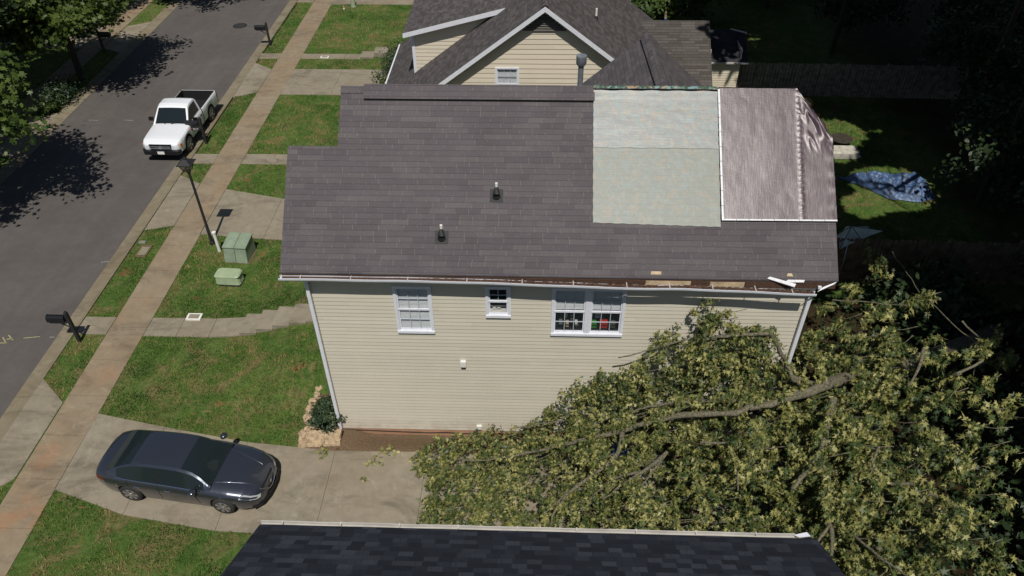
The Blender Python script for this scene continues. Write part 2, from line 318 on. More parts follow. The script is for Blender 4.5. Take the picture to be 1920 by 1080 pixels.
def kerb(name, xr, xl, sgn):
    mb = MB(); y = -20.
    while y < 70:
        y2 = y+3.0-.015
        a, b = (xr, xl)
        top = [(sxx(a, y), y, -.05), (sxx(a, y2), y2, -.05), (sxx(a+.38*sgn, y2), y2, -.035), (sxx(a+.38*sgn, y), y, -.035)]
        top2 = [(sxx(a+.38*sgn, y), y, -.035), (sxx(a+.38*sgn, y2), y2, -.035), (sxx(b, y2), y2, .02), (sxx(b, y), y, .02)]
        mb.prism(top, .14); mb.prism(top2, .19); y += 3.0
    mb.build(name, M['kerbc'], kind='structure')
M['kerbc'] = concrete('kerb_concrete', (.25, .22, .155), (.22, .18, .12), (.16, .135, .09))
kerb('kerb', -10.33, -9.78, 1); kerb('kerb', -17.31, -17.9, -1)
EXCL = []    # convex polygons (xy) free of grass
def slabs(name, polys, mat='concrete', th=.05, h=.022, zf=None):
    mb = MB()
    for p in polys:
        EXCL.append(p); c = np.mean(np.array(p), axis=0)
        q = []
        for i, a in enumerate(p):
            d = np.array(a)-c; L = np.linalg.norm(d); s = (L-.008)/L; q.append(tuple(c+d*s))
        mb.prism([(x, y, (zf or tz)(x, y)+h) for x, y in q], th+h)
    return mb.build(name, M[mat], kind='structure')
# pavements
def walkpolys(x0, x1, ya, yb, step=1.52):
    o = []; y = ya
    while y < yb:
        o.append([(sxx(x0, y), y), (sxx(x1, y), y), (sxx(x1, y+step), y+step), (sxx(x0, y+step), y+step)]); y += step
    return o
slabs('sidewalk', walkpolys(-8.66, -7.42, -9.6, 50), 'walk'); slabs('sidewalk', walkpolys(-20.35, -19.15, -3, 60), 'walk')
def strip(xs, up, lo): return [[(xs[i], lo(xs[i])), (xs[i+1], lo(xs[i+1])), (xs[i+1], up(xs[i+1])), (xs[i], up(xs[i]))] for i in range(len(xs)-1)]
tab1u = [(-7.42, .36), (-5.2, -.1), (-3.2, -.48), (-1.2, -.84), (2.4, -.8), (16, -.8)]; tab1l = [(-7.42, -2.32), (-6.65, -2.58), (-5.2, -3.05), (-4.1, -3.32), (-1.6, -3.55), (16, -3.6)]
slabs('driveway', [[(-9.76, -3.1), (-8.67, -2.0), (-8.67, .76), (-9.76, 1.70)]]+strip([-7.41, -5.2, -2.6, 0, 2.62, 5.4, 8.2, 11, 13.8], lambda x: interp(x, tab1u), lambda x: interp(x, tab1l)), zf=lambda x, y: 0, th=.3)
slabs('driveway', [[(-9.76, 9.6), (-8.69, 9.92), (-8.72, 13.0), (-9.8, 13.65)]]+strip([-7.48, -4.9, -2.3, .3, 3, 5.6], lambda x: interp(x, [(-7.5, 12.6), (-4.76, 11.9), (6, 11.8)]), lambda x: interp(x, [(-7.3, 9.38), (-4.1, 9.04), (6, 8.9)])))
slabs('driveway', [[(-9.84, 21.05), (-8.76, 21.6), (-8.76, 24.4), (-9.9, 25.2)]]+strip([-7.52, -4.9, -2.4, -1.7], lambda x: 24.44, lambda x: 21.4))
slabs('driveway', [[(-9.9, 34.4), (-8.82, 34.4), (-8.85, 38), (-9.95, 38.6)]]+strip([-7.58, -5, -2.4, 0.2], lambda x: 37.8, lambda x: 34.1))
slabs('driveway', [[(-19.2, 27), (-17.98, 26.4), (-17.98, 31), (-19.2, 30.3)]]+strip([-30, -27, -24, -20.5], lambda x: 30.3, lambda x: 27))
slabs('driveway', [[(-19.15, 15.4), (-17.95, 14.9), (-17.95, 19.2), (-19.15, 18.7)]]+strip([-30, -27, -24, -20.45], lambda x: 18.7, lambda x: 15.4))
slabs('path', [[(-9.74, 3.72), (-8.67, 3.72), (-8.67, 4.58), (-9.74, 4.58)]]+strip([-7.41, -6.3, -5.2, -4.1], lambda x: interp(x, [(-7.4, 4.58), (-4, 4.6)]), lambda x: 3.68))
slabs('path', [[(-9.8, 14.6), (-8.71, 14.6), (-8.71, 15.45), (-9.8, 15.45)]]+strip([-7.46, -6.1, -4.7, -3.3, -1.9], lambda x: 15.48, lambda x: 14.62))
slabs('path', [[(-9.85, 25.72), (-8.76, 25.72), (-8.76, 26.45), (-9.9, 26.45)]]+strip([-7.53, -6.3, -5.1, -4.2], lambda x: 26.45, lambda x: 25.78))
st = thing('concrete_steps', 'four broad weathered concrete steps climbing the lawn towards the beige house', 'steps', (-4.1, 4.1, 0))
for i in range(5):
    x0 = -4.1+.56*i; z = tz(x0+.56, 4.1)+.05; mb = MB().box(x0+4.1, x0+4.1+.56, -.44+.05*i, .50+.05*i, -.1, z); mb.build('step', M['concrete'], st)
    EXCL.append([(x0, 3.62), (x0+.66, 3.62), (x0+.66, 4.85), (x0, 4.85)])
st = thing('concrete_steps', 'two small concrete step blocks at the end of the path by the rear neighbour lawn', 'steps', (-4.2, 26.1, 0))
MB().box(0, .75, -.25, .55, -.1, .1).build('step', M['concrete'], st); MB().box(.74, 1.5, -.05, .75, -.1, .28).build('step', M['concrete'], st)
MB().grid(lambda u, v: (lerp(-1.15, 13.2, u), lerp(-.83, -.02, v), .012-.22*ss(v*1.05)*ss(u*14-1.2)+.004*math.sin(u*190)*math.sin(v*23)), 60, 6).build('mulch_bed', M['mulch'], kind='structure')
EXCL.append([(-1.15, -.83), (13.2, -.83), (13.2, .1), (-1.15, .1)]); EXCL.append([(-1.05, -.8), (.2, -.8), (.2, 2.2), (-.85, 2.2)])
# road markings and small covers
def blotch(name, pts, mat, z, **k):
    MB().prism([(x, y, z) for x, y in pts], .004).build(name, mat, **k)
def stroke(mb, a, b, w, z):
    a = Vector((*a, z)); b = Vector((*b, z)); d = (b-a).normalized(); n = Vector((-d.y, d.x, 0))*w/2; mb.prism([a+n, b+n, b-n, a-n][::-1], .003)
mb = MB()
for p, q in (((44, 634), (75, 631)), ((5, 632), (12, 644)), ((12, 636), (24, 635)), ((0, 643), (14, 643)), ((16, 628), (24, 638))):
    a, b = G(*p, -.054), G(*q, -.054); stroke(mb, a[:2], b[:2], .035, -.053)
mb.build('road_marking', M['paint_y'], kind='structure')
mb = MB()
for p, q in (((93, 632), (102, 632)), ((190, 492), (205, 490)), ((166, 225), (184, 226)), ((233, 225), (250, 226)), ((118, 615), (122, 617))):
    a, b = G(*p, -.054), G(*q, -.054); stroke(mb, a[:2], b[:2], .035, -.053)
mb.build('road_marking', M['paint_w'], kind='structure')
c = G(450, 48, -.05); th = thing('manhole_cover', 'dark round manhole cover set in the asphalt at the far end of the street', 'manhole', (c[0], c[1], -.06))
MB().cyl((0, 0, 0), (0, 0, 1), .42, .42, .008, 24).build('ring', M['black'], th); MB().cyl((0, 0, .001), (0, 0, 1), .33, .33, .012, 24).build('lid', M['rubber'], th)
def cover(px, py, w, d, mat, label, h=.03, rz=0):
    p = G(px, py); z = tz(p[0], p[1])+.01
    t = thing('utility_cover', label, 'utility cover', (p[0], p[1], z), rz, None)
    MB().box(-w/2, w/2, -d/2, d/2, 0, h).build('frame', M[mat], t); MB().box(-w*.36, w*.36, -d*.33, d*.33, 0, h+.008).build('lid', M['concrete'], t)
cover(270, 472, .42, .75, 'mulch', 'brown sunken rectangular cover in the kerbside grass strip'); cover(510, 302, .5, .32, 'greywood', 'pale framed cover set in the middle path by the lawn', .035)
cover(365, 596, .5, .32, 'pvc', 'white meter lid at the edge of the near front path', .06); cover(609, 108, .45, .28, 'pvc', 'pale meter lid on the farthest front path', .035)
cover(267, 455, .28, .2, 'steel', 'small grey-blue valve lid in the kerbside grass strip', .02)
# ------------------------------------------------------------------ siding walls & windows
def siding_wall(mb, x0, x1, z0, z1, h=.127, holes=(), thick=.014, fr=None):
    """wall in the plane y=0 facing -Y; fr maps (x, y, z)->world; holes: (x0,x1,z0,z1)"""
    fr = fr or (lambda x, y, z: (x, y, z)); zc = z0
    while zc < z1-1e-4:
        zt = min(zc+h, z1); cuts = sorted({zc, zt, *[z for a in holes for z in a[2:4] if zc < z < zt]})
        for a, b in zip(cuts, cuts[1:]):
            xs = [(x0, x1)] if not callable(x0) else [(x0((a+b)/2), x1((a+b)/2))]
            for (hx0, hx1, hz0, hz1) in holes:
                if hz0 < (a+b)/2 < hz1:
                    xs = [r for (p, q) in xs for r in ((p, min(q, hx0)), (max(p, hx1), q)) if r[1]-r[0] > .001]
            ya = -thick*(1-(a-zc)/h); yb = -thick*(1-(b-zc)/h)
            for p, q in xs:
                mb.add([fr(p, ya, a), fr(q, ya, a), fr(q, yb, b), fr(p, yb, b)], [(0, 1, 2, 3)])
                if a == zc: mb.add([fr(p, 0, a), fr(q, 0, a), fr(q, ya, a), fr(p, ya, a)], [(0, 1, 2, 3)])
        zc = zt
def window(house, x0, x1, z0, z1, Y, cols, rows, style, fw=.075, items=False, label=None):
    """double hung window in a wall facing -Y; sashes, muntins, glass, sill"""
    t = MB(); y0, y1 = Y-.045, Y+.06
    t.box(x0-fw, x0, y0, y1, z0-.0005, z1+fw); t.box(x1, x1+fw-.001, y0, y1, z0-.0005, z1+fw); t.box(x0, x1, y0, y1, z1, z1+fw)
    fo = t.build('window', M['white'], house); 
    if label: fo['label'] = label
    MB().box(x0-fw+.001, x1+fw-.001, Y-.075, Y+.06, z0-fw, z0-.001).build('sill', M['white'], fo)
    zm = (z0+z1)/2; mb = MB(); mb.box(x0, x1, Y-.02, Y+.03, zm-.025, zm+.025)
    for (a, b, yy) in ((zm+.025, z1, Y+.0), (z0, zm-.025, Y+.012)):
        mb.box(x0, x0+.035, yy-.012, yy+.02, a, b); mb.box(x1-.035, x1, yy-.012, yy+.02, a, b); mb.box(x0+.035, x1-.035, yy-.012, yy+.02, b-.035, b) if a > zm else mb.box(x0+.035, x1-.035, yy-.012, yy+.02, a, a+.045)
    mb.build('sash', M['white'], fo)
    mm = MB()
    for (a, b, on) in ((zm+.025, z1-.035, rows[0]), (z0+.045, zm-.025, rows[1])):
        if not on: continue
        for k in range(1, cols): x = lerp(x0+.035, x1-.035, k/cols); mm.box(x-.008, x+.008, Y-.008, Y+.010, a, b)
        for k in range(1, on): z = lerp(a, b, k/on); mm.box(x0+.036, x1-.036, Y-.0085, Y+.0105, z-.008, z+.008)
    if mm.v: mm.build('muntin', M['muntin'], fo)
    MB().box(x0+.01, x1-.01, Y+.014, Y+.018, z0, z1).build('pane', M['glass'], fo)
    rm = MB(); D = .9
    rm.add([(x0, Y+.06, z0), (x1, Y+.06, z0), (x1, Y+.06, z1), (x0, Y+.06, z1), (x0-.2, Y+D, z0-.2), (x1+.2, Y+D, z0-.2), (x1+.2, Y+D, z1+.1), (x0-.2, Y+D, z1+.1)], [(4, 5, 6, 7), (0, 1, 5, 4), (1, 2, 6, 5), (2, 3, 7, 6), (3, 0, 4, 7)])
    rm.build('room', M['dark'] if not items == 'bath' else M['room'], fo, fixn=False)
    def blind(a, b, step=.045):
        q = MB(); z = b
        while z > a:
            q.add([(x0+.02, Y+.04, z-step*.92), (x1-.02, Y+.04, z-step*.92), (x1-.02, Y+.058, z), (x0+.02, Y+.058, z)], [(0, 1, 2, 3)]); z -= step
        q.build('blind', M['blind'], fo)
    if style == 'full': blind(z0, z1)
    if style == 'half': blind(zm-.02+.09, z1)
    if items == 'never':
        q = MB().box(x0, x1, Y+.12, Y+.4, z0+.0, z0+.02); q.build('shelf', M['white'], fo)
    return fo
# ------------------------------------------------------------------ subject house
EZ, SL_, RY = 6.15, .873, 3.15
def rz_(y): return EZ+SL_*(y+.4)
H = thing('beige_house', 'two-storey beige clapboard house with storm-damaged purple-grey roof behind the fallen tree', 'house', (0, 0, 0))
WH = [(2.17, 2.98, 4.06, 5.47), (4.46, 4.94, 4.65, 5.50), (6.10, 6.865, 4.06, 5.49), (7.015, 7.78, 4.06, 5.49)]
mb = MB(); siding_wall(mb, 0, 12.26, .04, 5.95, .127, WH)
siding_wall(mb, -6.3, 0, .14, 6.0, .127, (), fr=lambda x, y, z: (y, -x, z))      # street side
siding_wall(mb, 0, 6.3, .14, 6.0, .127, (), fr=lambda x, y, z: (12.26-y, x, z))    # garden side
siding_wall(mb, lambda z: (z-5.98)/.95+.1, lambda z: 6.2-(z-5.98)/.95, 6.0, 8.6, .127, (), fr=lambda x, y, z: (12.26-y, x, z))
siding_wall(mb, lambda z: -6.2+(z-5.98)/.95, lambda z: -(z-5.98)/.95-.1, 6.0, 8.6, .127, (), fr=lambda x, y, z: (1.0+y, -x, z))
mb.box(.0, 12.26, 6.3, 6.31, .1, 6.0)
mb.build('wall', M['siding'], H, fixn=False)
MB().box(.012, 12.248, .012, 6.29, -.4, .06).build('foundation', M['clay'], H)
def roofpart(name, pts, th, mat, parent): return MB().prism(pts, th).build(name, M[mat], parent)
def RP(x, y): return (x, y, rz_(y))
front = [RP(-.45, -.35), RP(12.65, -.35), RP(12.65, 2.2), RP(11.85, 3.15), RP(.77, 3.15), RP(.77, 2.0), RP(-.45, 2.0)]
def bz(y): return rz_(RY)-SL_*(y-RY)
rf = MB(); rf.prism(front, .04)
rf.prism([(.77, 3.1505, bz(3.1505)), (11.85, 3.1505, bz(3.1505)), (12.65, 4.1, bz(4.1)), (12.65, 6.7, bz(6.7)), (.77, 6.7, bz(6.7))], .12)
rf = rf.build('roof', M['roof_sub'], H)
MB().hull([(-.45, 2.0, rz_(2.0)-.13), (.77, 2.0, rz_(2)-.13), (.77, -.35, rz_(-.35)-.13), (-.45, -.35, rz_(-.35)-.13)], [(-.45, 2.0, 6.0), (.77, 2.0, 6.0), (.77, -.35, 6.0), (-.45, -.35, 6.0)]).build('gable_end', M['siding'], H)
# rear wing
A = np.array([9.06, 9.6, 8.0]); B = np.array([9.2, 4.7, 8.0]); wl = 2.12
mb = MB()
mb.prism([tuple(A), tuple(B), (B[0]-wl, B[1], 8-.85*wl), (A[0]-wl, A[1], 8-.85*wl)], .1)
mb.prism([tuple(A+[.001, 0, 0]), tuple(B+[.001, 0, 0]), (B[0]+wl, B[1], 8-.85*wl), (A[0]+wl, A[1], 8-.85*wl)], .1)
mb.build('wing_roof', M['roof_sub_y'], H)
MB().hull([(7.2, 6.31, 6.2), (11.0, 6.31, 6.2), (11.0, 9.3, 6.2), (7.2, 9.3, 6.2)], [(7.2, 6.31, 0), (11.0, 6.31, 0), (11.0, 9.3, 0), (7.2, 9.3, 0)]).build('wing_wall', M['siding'], H)
# ridge caps: overlapping rounded shingles, then a raised vent slot
def ridgecap(parent, P, Q, n, w=.16, hgt=.035, mat='roof_sub'):
    P, Q = Vector(P), Vector(Q); d = (Q-P).normalized(); s = d.cross(Vector((0, 0, 1))).normalized(); mb = MB(); L = (Q-P).length
    for i in range(n):
        a = P+d*L*i/n; b = P+d*L*(i+1.12)/n; vs = []
        for p, up in ((a, .0), (b, .018)):
            for k in range(7):
                t = (k-3)/3; vs.append(p+s*w*t+Vector((0, 0, hgt+up-abs(t)**1.5*w*.8)))
        mb.add(vs, [(k, k+1, k+8, k+7) for k in range(6)]+[(7, 8, 9, 10, 11, 12, 13)])
    return mb.build('ridge_cap', M[mat], parent, smooth=30)
ridgecap(H, A+[0, 0, .02], B+[0, 0, .02], 18, .21, .06, 'roof_sub_y')
MB().tube([(8.93, 9.2, 7.96), (9.05, 6.5, 7.94)], .018, 6).build('vent_slot', M['blackm'], H)
zr = rz_(RY)
mb = MB(); mb.add([(1.35, 2.86, zr-.17), (6.98, 2.86, zr-.17), (6.98, RY, zr+.075), (1.35, RY, zr+.075), (1.35, 3.44, zr-.17), (6.98, 3.44, zr-.17)], [(0, 1, 2, 3), (3, 2, 5, 4)])
mb.add([(.77, 3.0, zr-.11), (1.35, 3.0, zr-.11), (1.35, RY, zr+.02), (.77, RY, zr+.02), (.77, 3.3, zr-.11), (1.35, 3.3, zr-.11)], [(0, 1, 2, 3), (3, 2, 5, 4)])
mb.build('ridge_vent', M['roof_sub'], H)
MB().box(1.36, 6.97, 2.875, 3.42, zr-.23, zr-.176).build('vent_slot', M['blackm'], H)
# fascia, gutter (sagging and pulled loose on the right), brackets, debris
gt = [(-.45, 0, 0), (1.3, 0, 0), (3.5, -.01, 0), (5.2, -.03, .02), (6.6, -.055, .05), (8.3, -.085, .06), (9.1, -.075, .05), (10.6, -.115, .07), (12.1, -.16, .09)]
def gz(x): return interp(x, [(a, b) for a, b, _ in gt])
def gy(x): return interp(x, [(a, c) for a, _, c in gt])
MB().box(-.42, 12.62, -.362, -.342, 5.95, 6.13).build('fascia', M['debris'], H)
MB().box(-.0, 12.26, -.35, -.02, 5.92, 5.945).build('soffit', M['offwhite'], H)
gu = MB(); xs = [lerp(-.47, 12.15, i/60) for i in range(61)]
prof = [(0, .0), (0, -.09), (-.07, -.10), (-.10, -.055), (-.105, -.005), (-.122, -.005), (-.115, -.06), (-.075, -.115), (.008, -.10)]
rows = [[(x, -.368-gy(x)+py, 6.12+gz(x)+pz+.006*math.sin(x*3.1)) for py, pz in prof] for x in xs]
vs = [p for r in rows for p in r]; n = len(prof)
gu.add(vs, [(i*n+k, i*n+k+1, (i+1)*n+k+1, (i+1)*n+k) for i in range(60) for k in range(n-1)]+[tuple(range(n)), tuple(60*n+k for k in range(n-1, -1, -1))])
gut = gu.build('gutter', M['white'], H)
for x in [0.05, 1.25, 2.6, 4.0, 5.3, 6.5, 7.75, 8.75, 9.75, 10.75, 11.6]:
    MB().box(x-.012, x+.012, -.487-gy(x), -.36, 6.118+gz(x), 6.130+gz(x)).build('bracket', M['offwhite'], gut)
mb = MB()
mb.grid(lambda u, v: (lerp(-.4, 12.1, u), -.372-gy(lerp(-.4, 12.1, u))-.098*v, 6.092+gz(lerp(-.4, 12.1, u))+.03*RNG.random()*ss(u*2)+.015*ss(u)), 260, 3)
for i in range(240):
    x = 5+7.2*random.random()**.8; y = -.375-gy(x)-.09*random.random(); z = 6.115+gz(x); s = .02+.03*random.random()
    a = random.random()*6.3; mb.add([(x-s*math.cos(a), y-s*math.sin(a)*.5, z), (x+.01, y-.012, z+s*.7), (x+s*math.cos(a), y+s*math.sin(a)*.5, z+.01)], [(0, 1, 2)])
mb.build('debris', M['debris'], gut)
# downspouts
def downspout(x, xb):
    mb = MB(); y = -.05
    mb.box(x-.04, x+.04, -.42, -.06, 5.98, 6.04, None); mb.box(x-.045, x+.045, y-.07, y, .12, 6.0)
    mb.add([(x-.045, y-.07, .12), (x+.045, y-.07, .12), (x+.045, y, .12), (x-.045, y, .12), (x-.045+xb, y-.30, -.0), (x+.045+xb, y-.30, -.0), (x+.045+xb, y-.24, -.06), (x-.045+xb, y-.24, -.06)], [(0, 1, 5, 4), (1, 2, 6, 5), (2, 3, 7, 6), (3, 0, 4, 7), (4, 5, 6, 7)])
    mb.build('downspout', M['white'], H)
downspout(.02, 0); downspout(12.25, 0)
for i, (x0, x1, z0, z1) in enumerate(WH):
    sty = ['full', 'none', 'half', 'half'][i]
    window(H, x0, x1, z0, z1, 0, 2 if i == 1 else 3, (2, 0) if i == 1 else (2, 2), sty, .075, 'shelf' if i > 1 else ('bath' if i == 1 else False))
for x, z, mt, s in ((6.28, 4.22, 'steel', .09), (6.45, 4.16, 'wood', .08), (6.58, 4.3, 'room', .1), (6.68, 4.2, 'pvc', .07), (7.12, 4.14, 'green', .16), (7.38, 4.14, 'red', .2), (7.62, 4.16, 'room', .12), (6.4, 4.5, 'steel', .1), (7.2, 4.5, 'steel', .12)):
    o = MB().box(x-s/2, x+s/2, .15, .3, z-.06, z+s*.8).build('window_ornament', M[mt], H)
mb = MB()
mb.box(4.55, 4.63, .1, .18, 4.66, 4.76); mb.cyl((4.70, .12, 4.72), (0, 1, .3), .055, .055, .02, 16); mb.box(4.46, 4.94, .07, .3, 4.63, 4.66); mb.build('soap_dish', M['pvc'], H)
ex = MB().box(3.66, 3.80, -.10, -.005, 2.78, 2.97); ex.build('exhaust_hood', M['pvc'], H); MB().box(3.675, 3.785, -.095, -.01, 2.74, 2.779).build('hood_flap', M['black'], H)
MB().box(4.0, 4.14, -.08, -.005, .16, .30).build('outlet_box', M['pvc'], H)
MB().tube([(.1, -.03, .0), (1.4, -.035, -.04), (2.6, -.03, -.08), (3.1, -.05, -.02), (3.6, -.04, -.07), (6, -.03, -.05)], .012, 5).build('cable', M['black'], H)
# plumbing boots on the roof
def roofboot(x, y):
    z = rz_(y); d = Vector((0, -1, -SL_)).normalized(); nrm = Vector((0, -SL_, 1)).normalized()
    Mx = Matrix(((1, 0, 0, x), (0, -d.y, nrm.y, y), (0, -d.z, nrm.z, z), (0, 0, 0, 1)))
    b = MB().box(-.16, .16, -.10, .22, .002, .012, Mx); 
    b.tube([Mx @ Vector((0, .05, .0)), Mx @ Vector((0, .09, .09))+Vector((0, 0, .0)), (x, y+.10, z+.24)], [.11, .085, .045], 14); b = b.build('vent_boot', M['black'], H, smooth=40)
    MB().tube([(x, y+.10, z+.2), (x, y+.10, z+.36)], .034, 12).build('pipe', M['pvc'], b, smooth=40)
roofboot(3.37, .28); roofboot(4.65, 1.06)
fl = MB().tube([(6.75, 5.2, 7.3), (6.75, 5.2, 8.95)], .075, 14).build('flue', M['steel'], H, smooth=40)
MB().tube([(6.75, 5.2, 8.92), (6.75, 5.2, 8.98), (6.75, 5.2, 9.2), (6.75, 5.2, 9.22)], [.10, .14, .14, .05], 16).build('flue_cap', M['steel'], fl, smooth=40)
# exposed wood where the fascia was torn
MB().box(8.2, 9.25, -.374, -.365, 5.97, 6.12).box(9.7, 10.5, -.374, -.365, 5.97, 6.11).build('torn_fascia', M['wood'], H)
def board(name, label, pts, th, mat, cat='board'): MB().prism(pts, th).build(name, M[mat], label=label, cat=cat)
board('broken_board', 'splintered white trim board lying on the gutter near the roof corner', [(11.4, -.40, 6.17), (11.85, -.39, 6.17), (11.88, -.34, 6.20), (11.5, -.34, 6.20)], .02, 'batten')
board('broken_board', 'long pointed white strip of broken trim jutting over the damaged gutter', [(11.0, -.36, 6.24), (11.62, -.50, 6.11), (11.66, -.44, 6.15), (11.06, -.32, 6.26)], .015, 'batten')
board('broken_board', 'small tan wood splinter on the right roof edge', [(11.45, -.30, 6.27), (11.6, -.31, 6.27), (11.57, -.25, 6.31), (11.48, -.25, 6.31)], .015, 'wood')
board('broken_board', 'white end piece of trim bent out past the right roof corner', [(12.15, -.56, 6.03), (12.55, -.40, 6.13), (12.62, -.35, 6.16), (12.3, -.46, 6.09)], .015, 'white')
board('broken_board', 'short pale wood chip on the shingles above the double window', [(8.3, -.3, 6.26), (8.55, -.3, 6.26), (8.55, -.25, 6.31), (8.32, -.25, 6.31)], .015, 'wood')
# ------------------------------------------------------------------ tarps and battens
from mathutils import noise as mnoise
def wr(x, y, s, a): return a*mnoise.fractal(Vector((x*s, y*s, 3.7)), 1., 2., 4)
def rn(x, y, off):    # offset along the roof normal
    k = math.hypot(1, SL_); return (x, y-off*SL_/k, rz_(y)+off/k)
tp = thing('camouflage_tarp', 'pale camouflage tarp in two overlapping sheets nailed over the roof left of the brown tarp', 'tarp', (0, 0, 0))
MB().grid(lambda u, v: rn(lerp(6.95, 9.95, u)+.005*math.sin(v*40), lerp(.63-.05*u, 2.10, v)+.004*math.sin(u*60), .016+abs(wr(u*3, v*3, 1.0, .005))), 90, 50).build('lower_sheet', M['camo_lo'], tp, smooth=60)
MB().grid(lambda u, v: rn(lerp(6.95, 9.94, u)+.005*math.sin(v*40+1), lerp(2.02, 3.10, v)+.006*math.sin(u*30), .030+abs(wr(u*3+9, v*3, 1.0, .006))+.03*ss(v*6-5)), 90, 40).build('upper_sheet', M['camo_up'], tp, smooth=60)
MB().grid(lambda u, v: (lerp(6.95, 9.94, u), lerp(3.07, 3.45, v), zr+.075-.5*max(0, (v*.38-.10))-(.4*max(0, .06-v*.38))+wr(u*9, v, 2, .012)), 90, 8).build('ridge_fold', M['camo_dk'], tp, smooth=60)
tb = thing('brown_tarp', 'shiny purple-brown tarp draped over the right end of the roof and its missing corner', 'tarp', (0, 0, 0))
def rb(y): return interp(y, [(.70, 12.67), (2.22, 12.63), (2.5, 12.40), (2.9, 12.05), (3.18, 11.84)])
def btf(u, v):
    y = lerp(.70, 3.17, v); xr = rb(y); x = lerp(9.99, xr, u); off = .022+abs(wr(x, y, .8, .008))+.006*math.exp(-((x-xr)/.12)**2)*math.sin(y*21)
    f = math.exp(-((x-11.87)/.05)**2); off += f*(.008+.006*math.sin(y*60+3*wr(x, y, 5, 1)))
    c = ss((x-11.8)*1.6)*ss((y-1.9)*1.5); off += c*(.10*(1-min(1, 3*abs(mnoise.noise(Vector(((x+y*.55)*6.5, (y-x*.55)*1.3, 5))))))+.01)
    return rn(x, y, off+.01)
MB().grid(btf, 130, 110).build('sheet', M['brown'], tb, smooth=60)
def drape(u, v):
    y = lerp(.70, 3.17, v); xr = rb(y); p = btf(1, v); k = u; L = .28+.10*math.sin(v*9)+.35*ss((y-2.1)*2)
    return (p[0]+.03*k+.03*math.sin(v*45+2*k), p[1]+.02*math.sin(v*33), p[2]-L*k)
MB().grid(drape, 6, 110).build('hanging_edge', M['brown'], tb, smooth=60)
MB().grid(lambda u, v: (lerp(9.99, 11.86, u), lerp(3.15, 3.5, v), zr+.06-.87*max(0, v*.35-.03)+wr(u*6, v, 2, .012)), 60, 6).build('ridge_fold', M['brown'], tb, smooth=60)
def batten(label, P, Q, w=.045, t=.022):
    P, Q = Vector(P), Vector(Q); d = (Q-P).normalized(); nrm = Vector((0, -SL_, 1)).normalized(); s = d.cross(nrm).normalized()*w/2; n = 9
    mb = MB()
    for i in range(n):
        a = P+(Q-P)*(i/n); b = P+(Q-P)*((i+.97)/n); j = nrm*(.004*random.random()); mb.hull([a+s+nrm*t+j, b+s+nrm*t+j, b-s+nrm*t+j, a-s+nrm*t+j], [a+s, b+s, b-s, a-s])
    mb.build('batten', M['batten'], label=label, cat='batten')
batten('white wooden batten running up the slope between camouflage and brown tarps', rn(9.99, .69, .06), rn(9.96, 3.14, .07))
batten('white wooden batten along the bottom edge of the brown tarp', rn(10.02, .705, .055), rn(12.66, .715, .055), .035)
# ------------------------------------------------------------------ near house
NH = thing('dark_roofed_house', 'house in the foreground with blue-black patterned shingles and white gutter', 'house', (0, 0, 0))
s2 = .61; ey, ez = -7.02, 6.15; yr2 = ey-4.6
MB().prism([(.98, ey, ez), (10.33, ey-.02, ez), (10.33, yr2, ez+s2*4.6), (.98, yr2, ez+s2*4.6)], .12).prism([(.98, yr2-.001, ez+s2*4.6), (10.33, yr2-.001, ez+s2*4.6), (10.33, yr2-4.6, ez), (.98, yr2-4.6, ez)], .12).build('roof', M['roof_near'], NH)
mb = MB(); mb.box(1.3, 10.0, -15.8, ey-.42, -.1, 6.0); mb.hull([(1.31, ey-.5, 6.0), (1.31, yr2, 8.75), (1.31, -15.7, 6.0)], [(9.99, ey-.5, 6.0), (9.99, yr2, 8.75), (9.99, -15.7, 6.0)]); mb.build('wall', M['siding_near'], NH)
mb = MB(); prof = [(0, .0), (0, -.07), (.04, -.08), (.055, -.05), (.06, 0), (.074, 0), (.068, -.055), (.048, -.095), (-.005, -.08)]
n = len(prof); K = 30
def ng(i):
    x = lerp(.97, 10.0, i/K); return [(x, ey+.012+py-.012*(i/K), ez-.015+pz+.006*math.sin(i*1.3)) for py, pz in prof]
mb.add([p for i in range(K+1) for p in ng(i)], [(i*n+k, i*n+k+1, (i+1)*n+k+1, (i+1)*n+k) for i in range(K) for k in range(n-1)]+[tuple(range(n)), tuple(K*n+k for k in range(n-1, -1, -1))])
g2 = mb.build('gutter', M['offwhite'], NH)
for i in range(9): x = 1.35+i*1.0; MB().box(x-.012, x+.012, ey+.02, ey+.088, ez-.018, ez-.004).build('bracket', M['offwhite'], g2)
MB().prism([(9.98, ey+.05, ez-.01), (10.2, ey+.10, ez), (10.24, ey+.02, ez+.01), (10.05, ey, ez)], .02).build('gutter_end', M['white'], g2)
# ------------------------------------------------------------------ neighbour house behind
NB = thing('cream_gabled_house', 'cream clapboard house with white-trimmed gable and long dormer behind the damaged roof', 'house', (0, 0, 0))
px0, pz0, ns = 5.86, 7.28, .74; Yf, Yb = 14.0, 23.4
def nz(x): return pz0-ns*abs(x-px0)
MB().prism([(px0, Yf, pz0), (px0, Yb, pz0), (-1.42, Yb, nz(-1.42)), (-1.42, Yf, nz(-1.42))], .10).build('roof', M['roof_nb'], NB)
MB().prism([(px0+.001, Yf, pz0), (px0+.001, Yb, pz0), (13.1, Yb, nz(13.1)), (13.1, Yf, nz(13.1))], .10).build('roof', M['roof_nb'], NB)
ridgecap(NB, (px0, Yf, pz0+.02), (px0, Yb, pz0+.02), 34, .14, .03, 'roof_nb')
mb = MB(); siding_wall(mb, lambda z: max(-1.0, px0-(pz0-.16-z)/ns), lambda z: min(12.7, px0+(pz0-.16-z)/ns), .3, pz0-.25, .2, [(4.0, 4.82, 3.4, 4.68)], .018, fr=lambda x, y, z: (x, y+14.35, z))
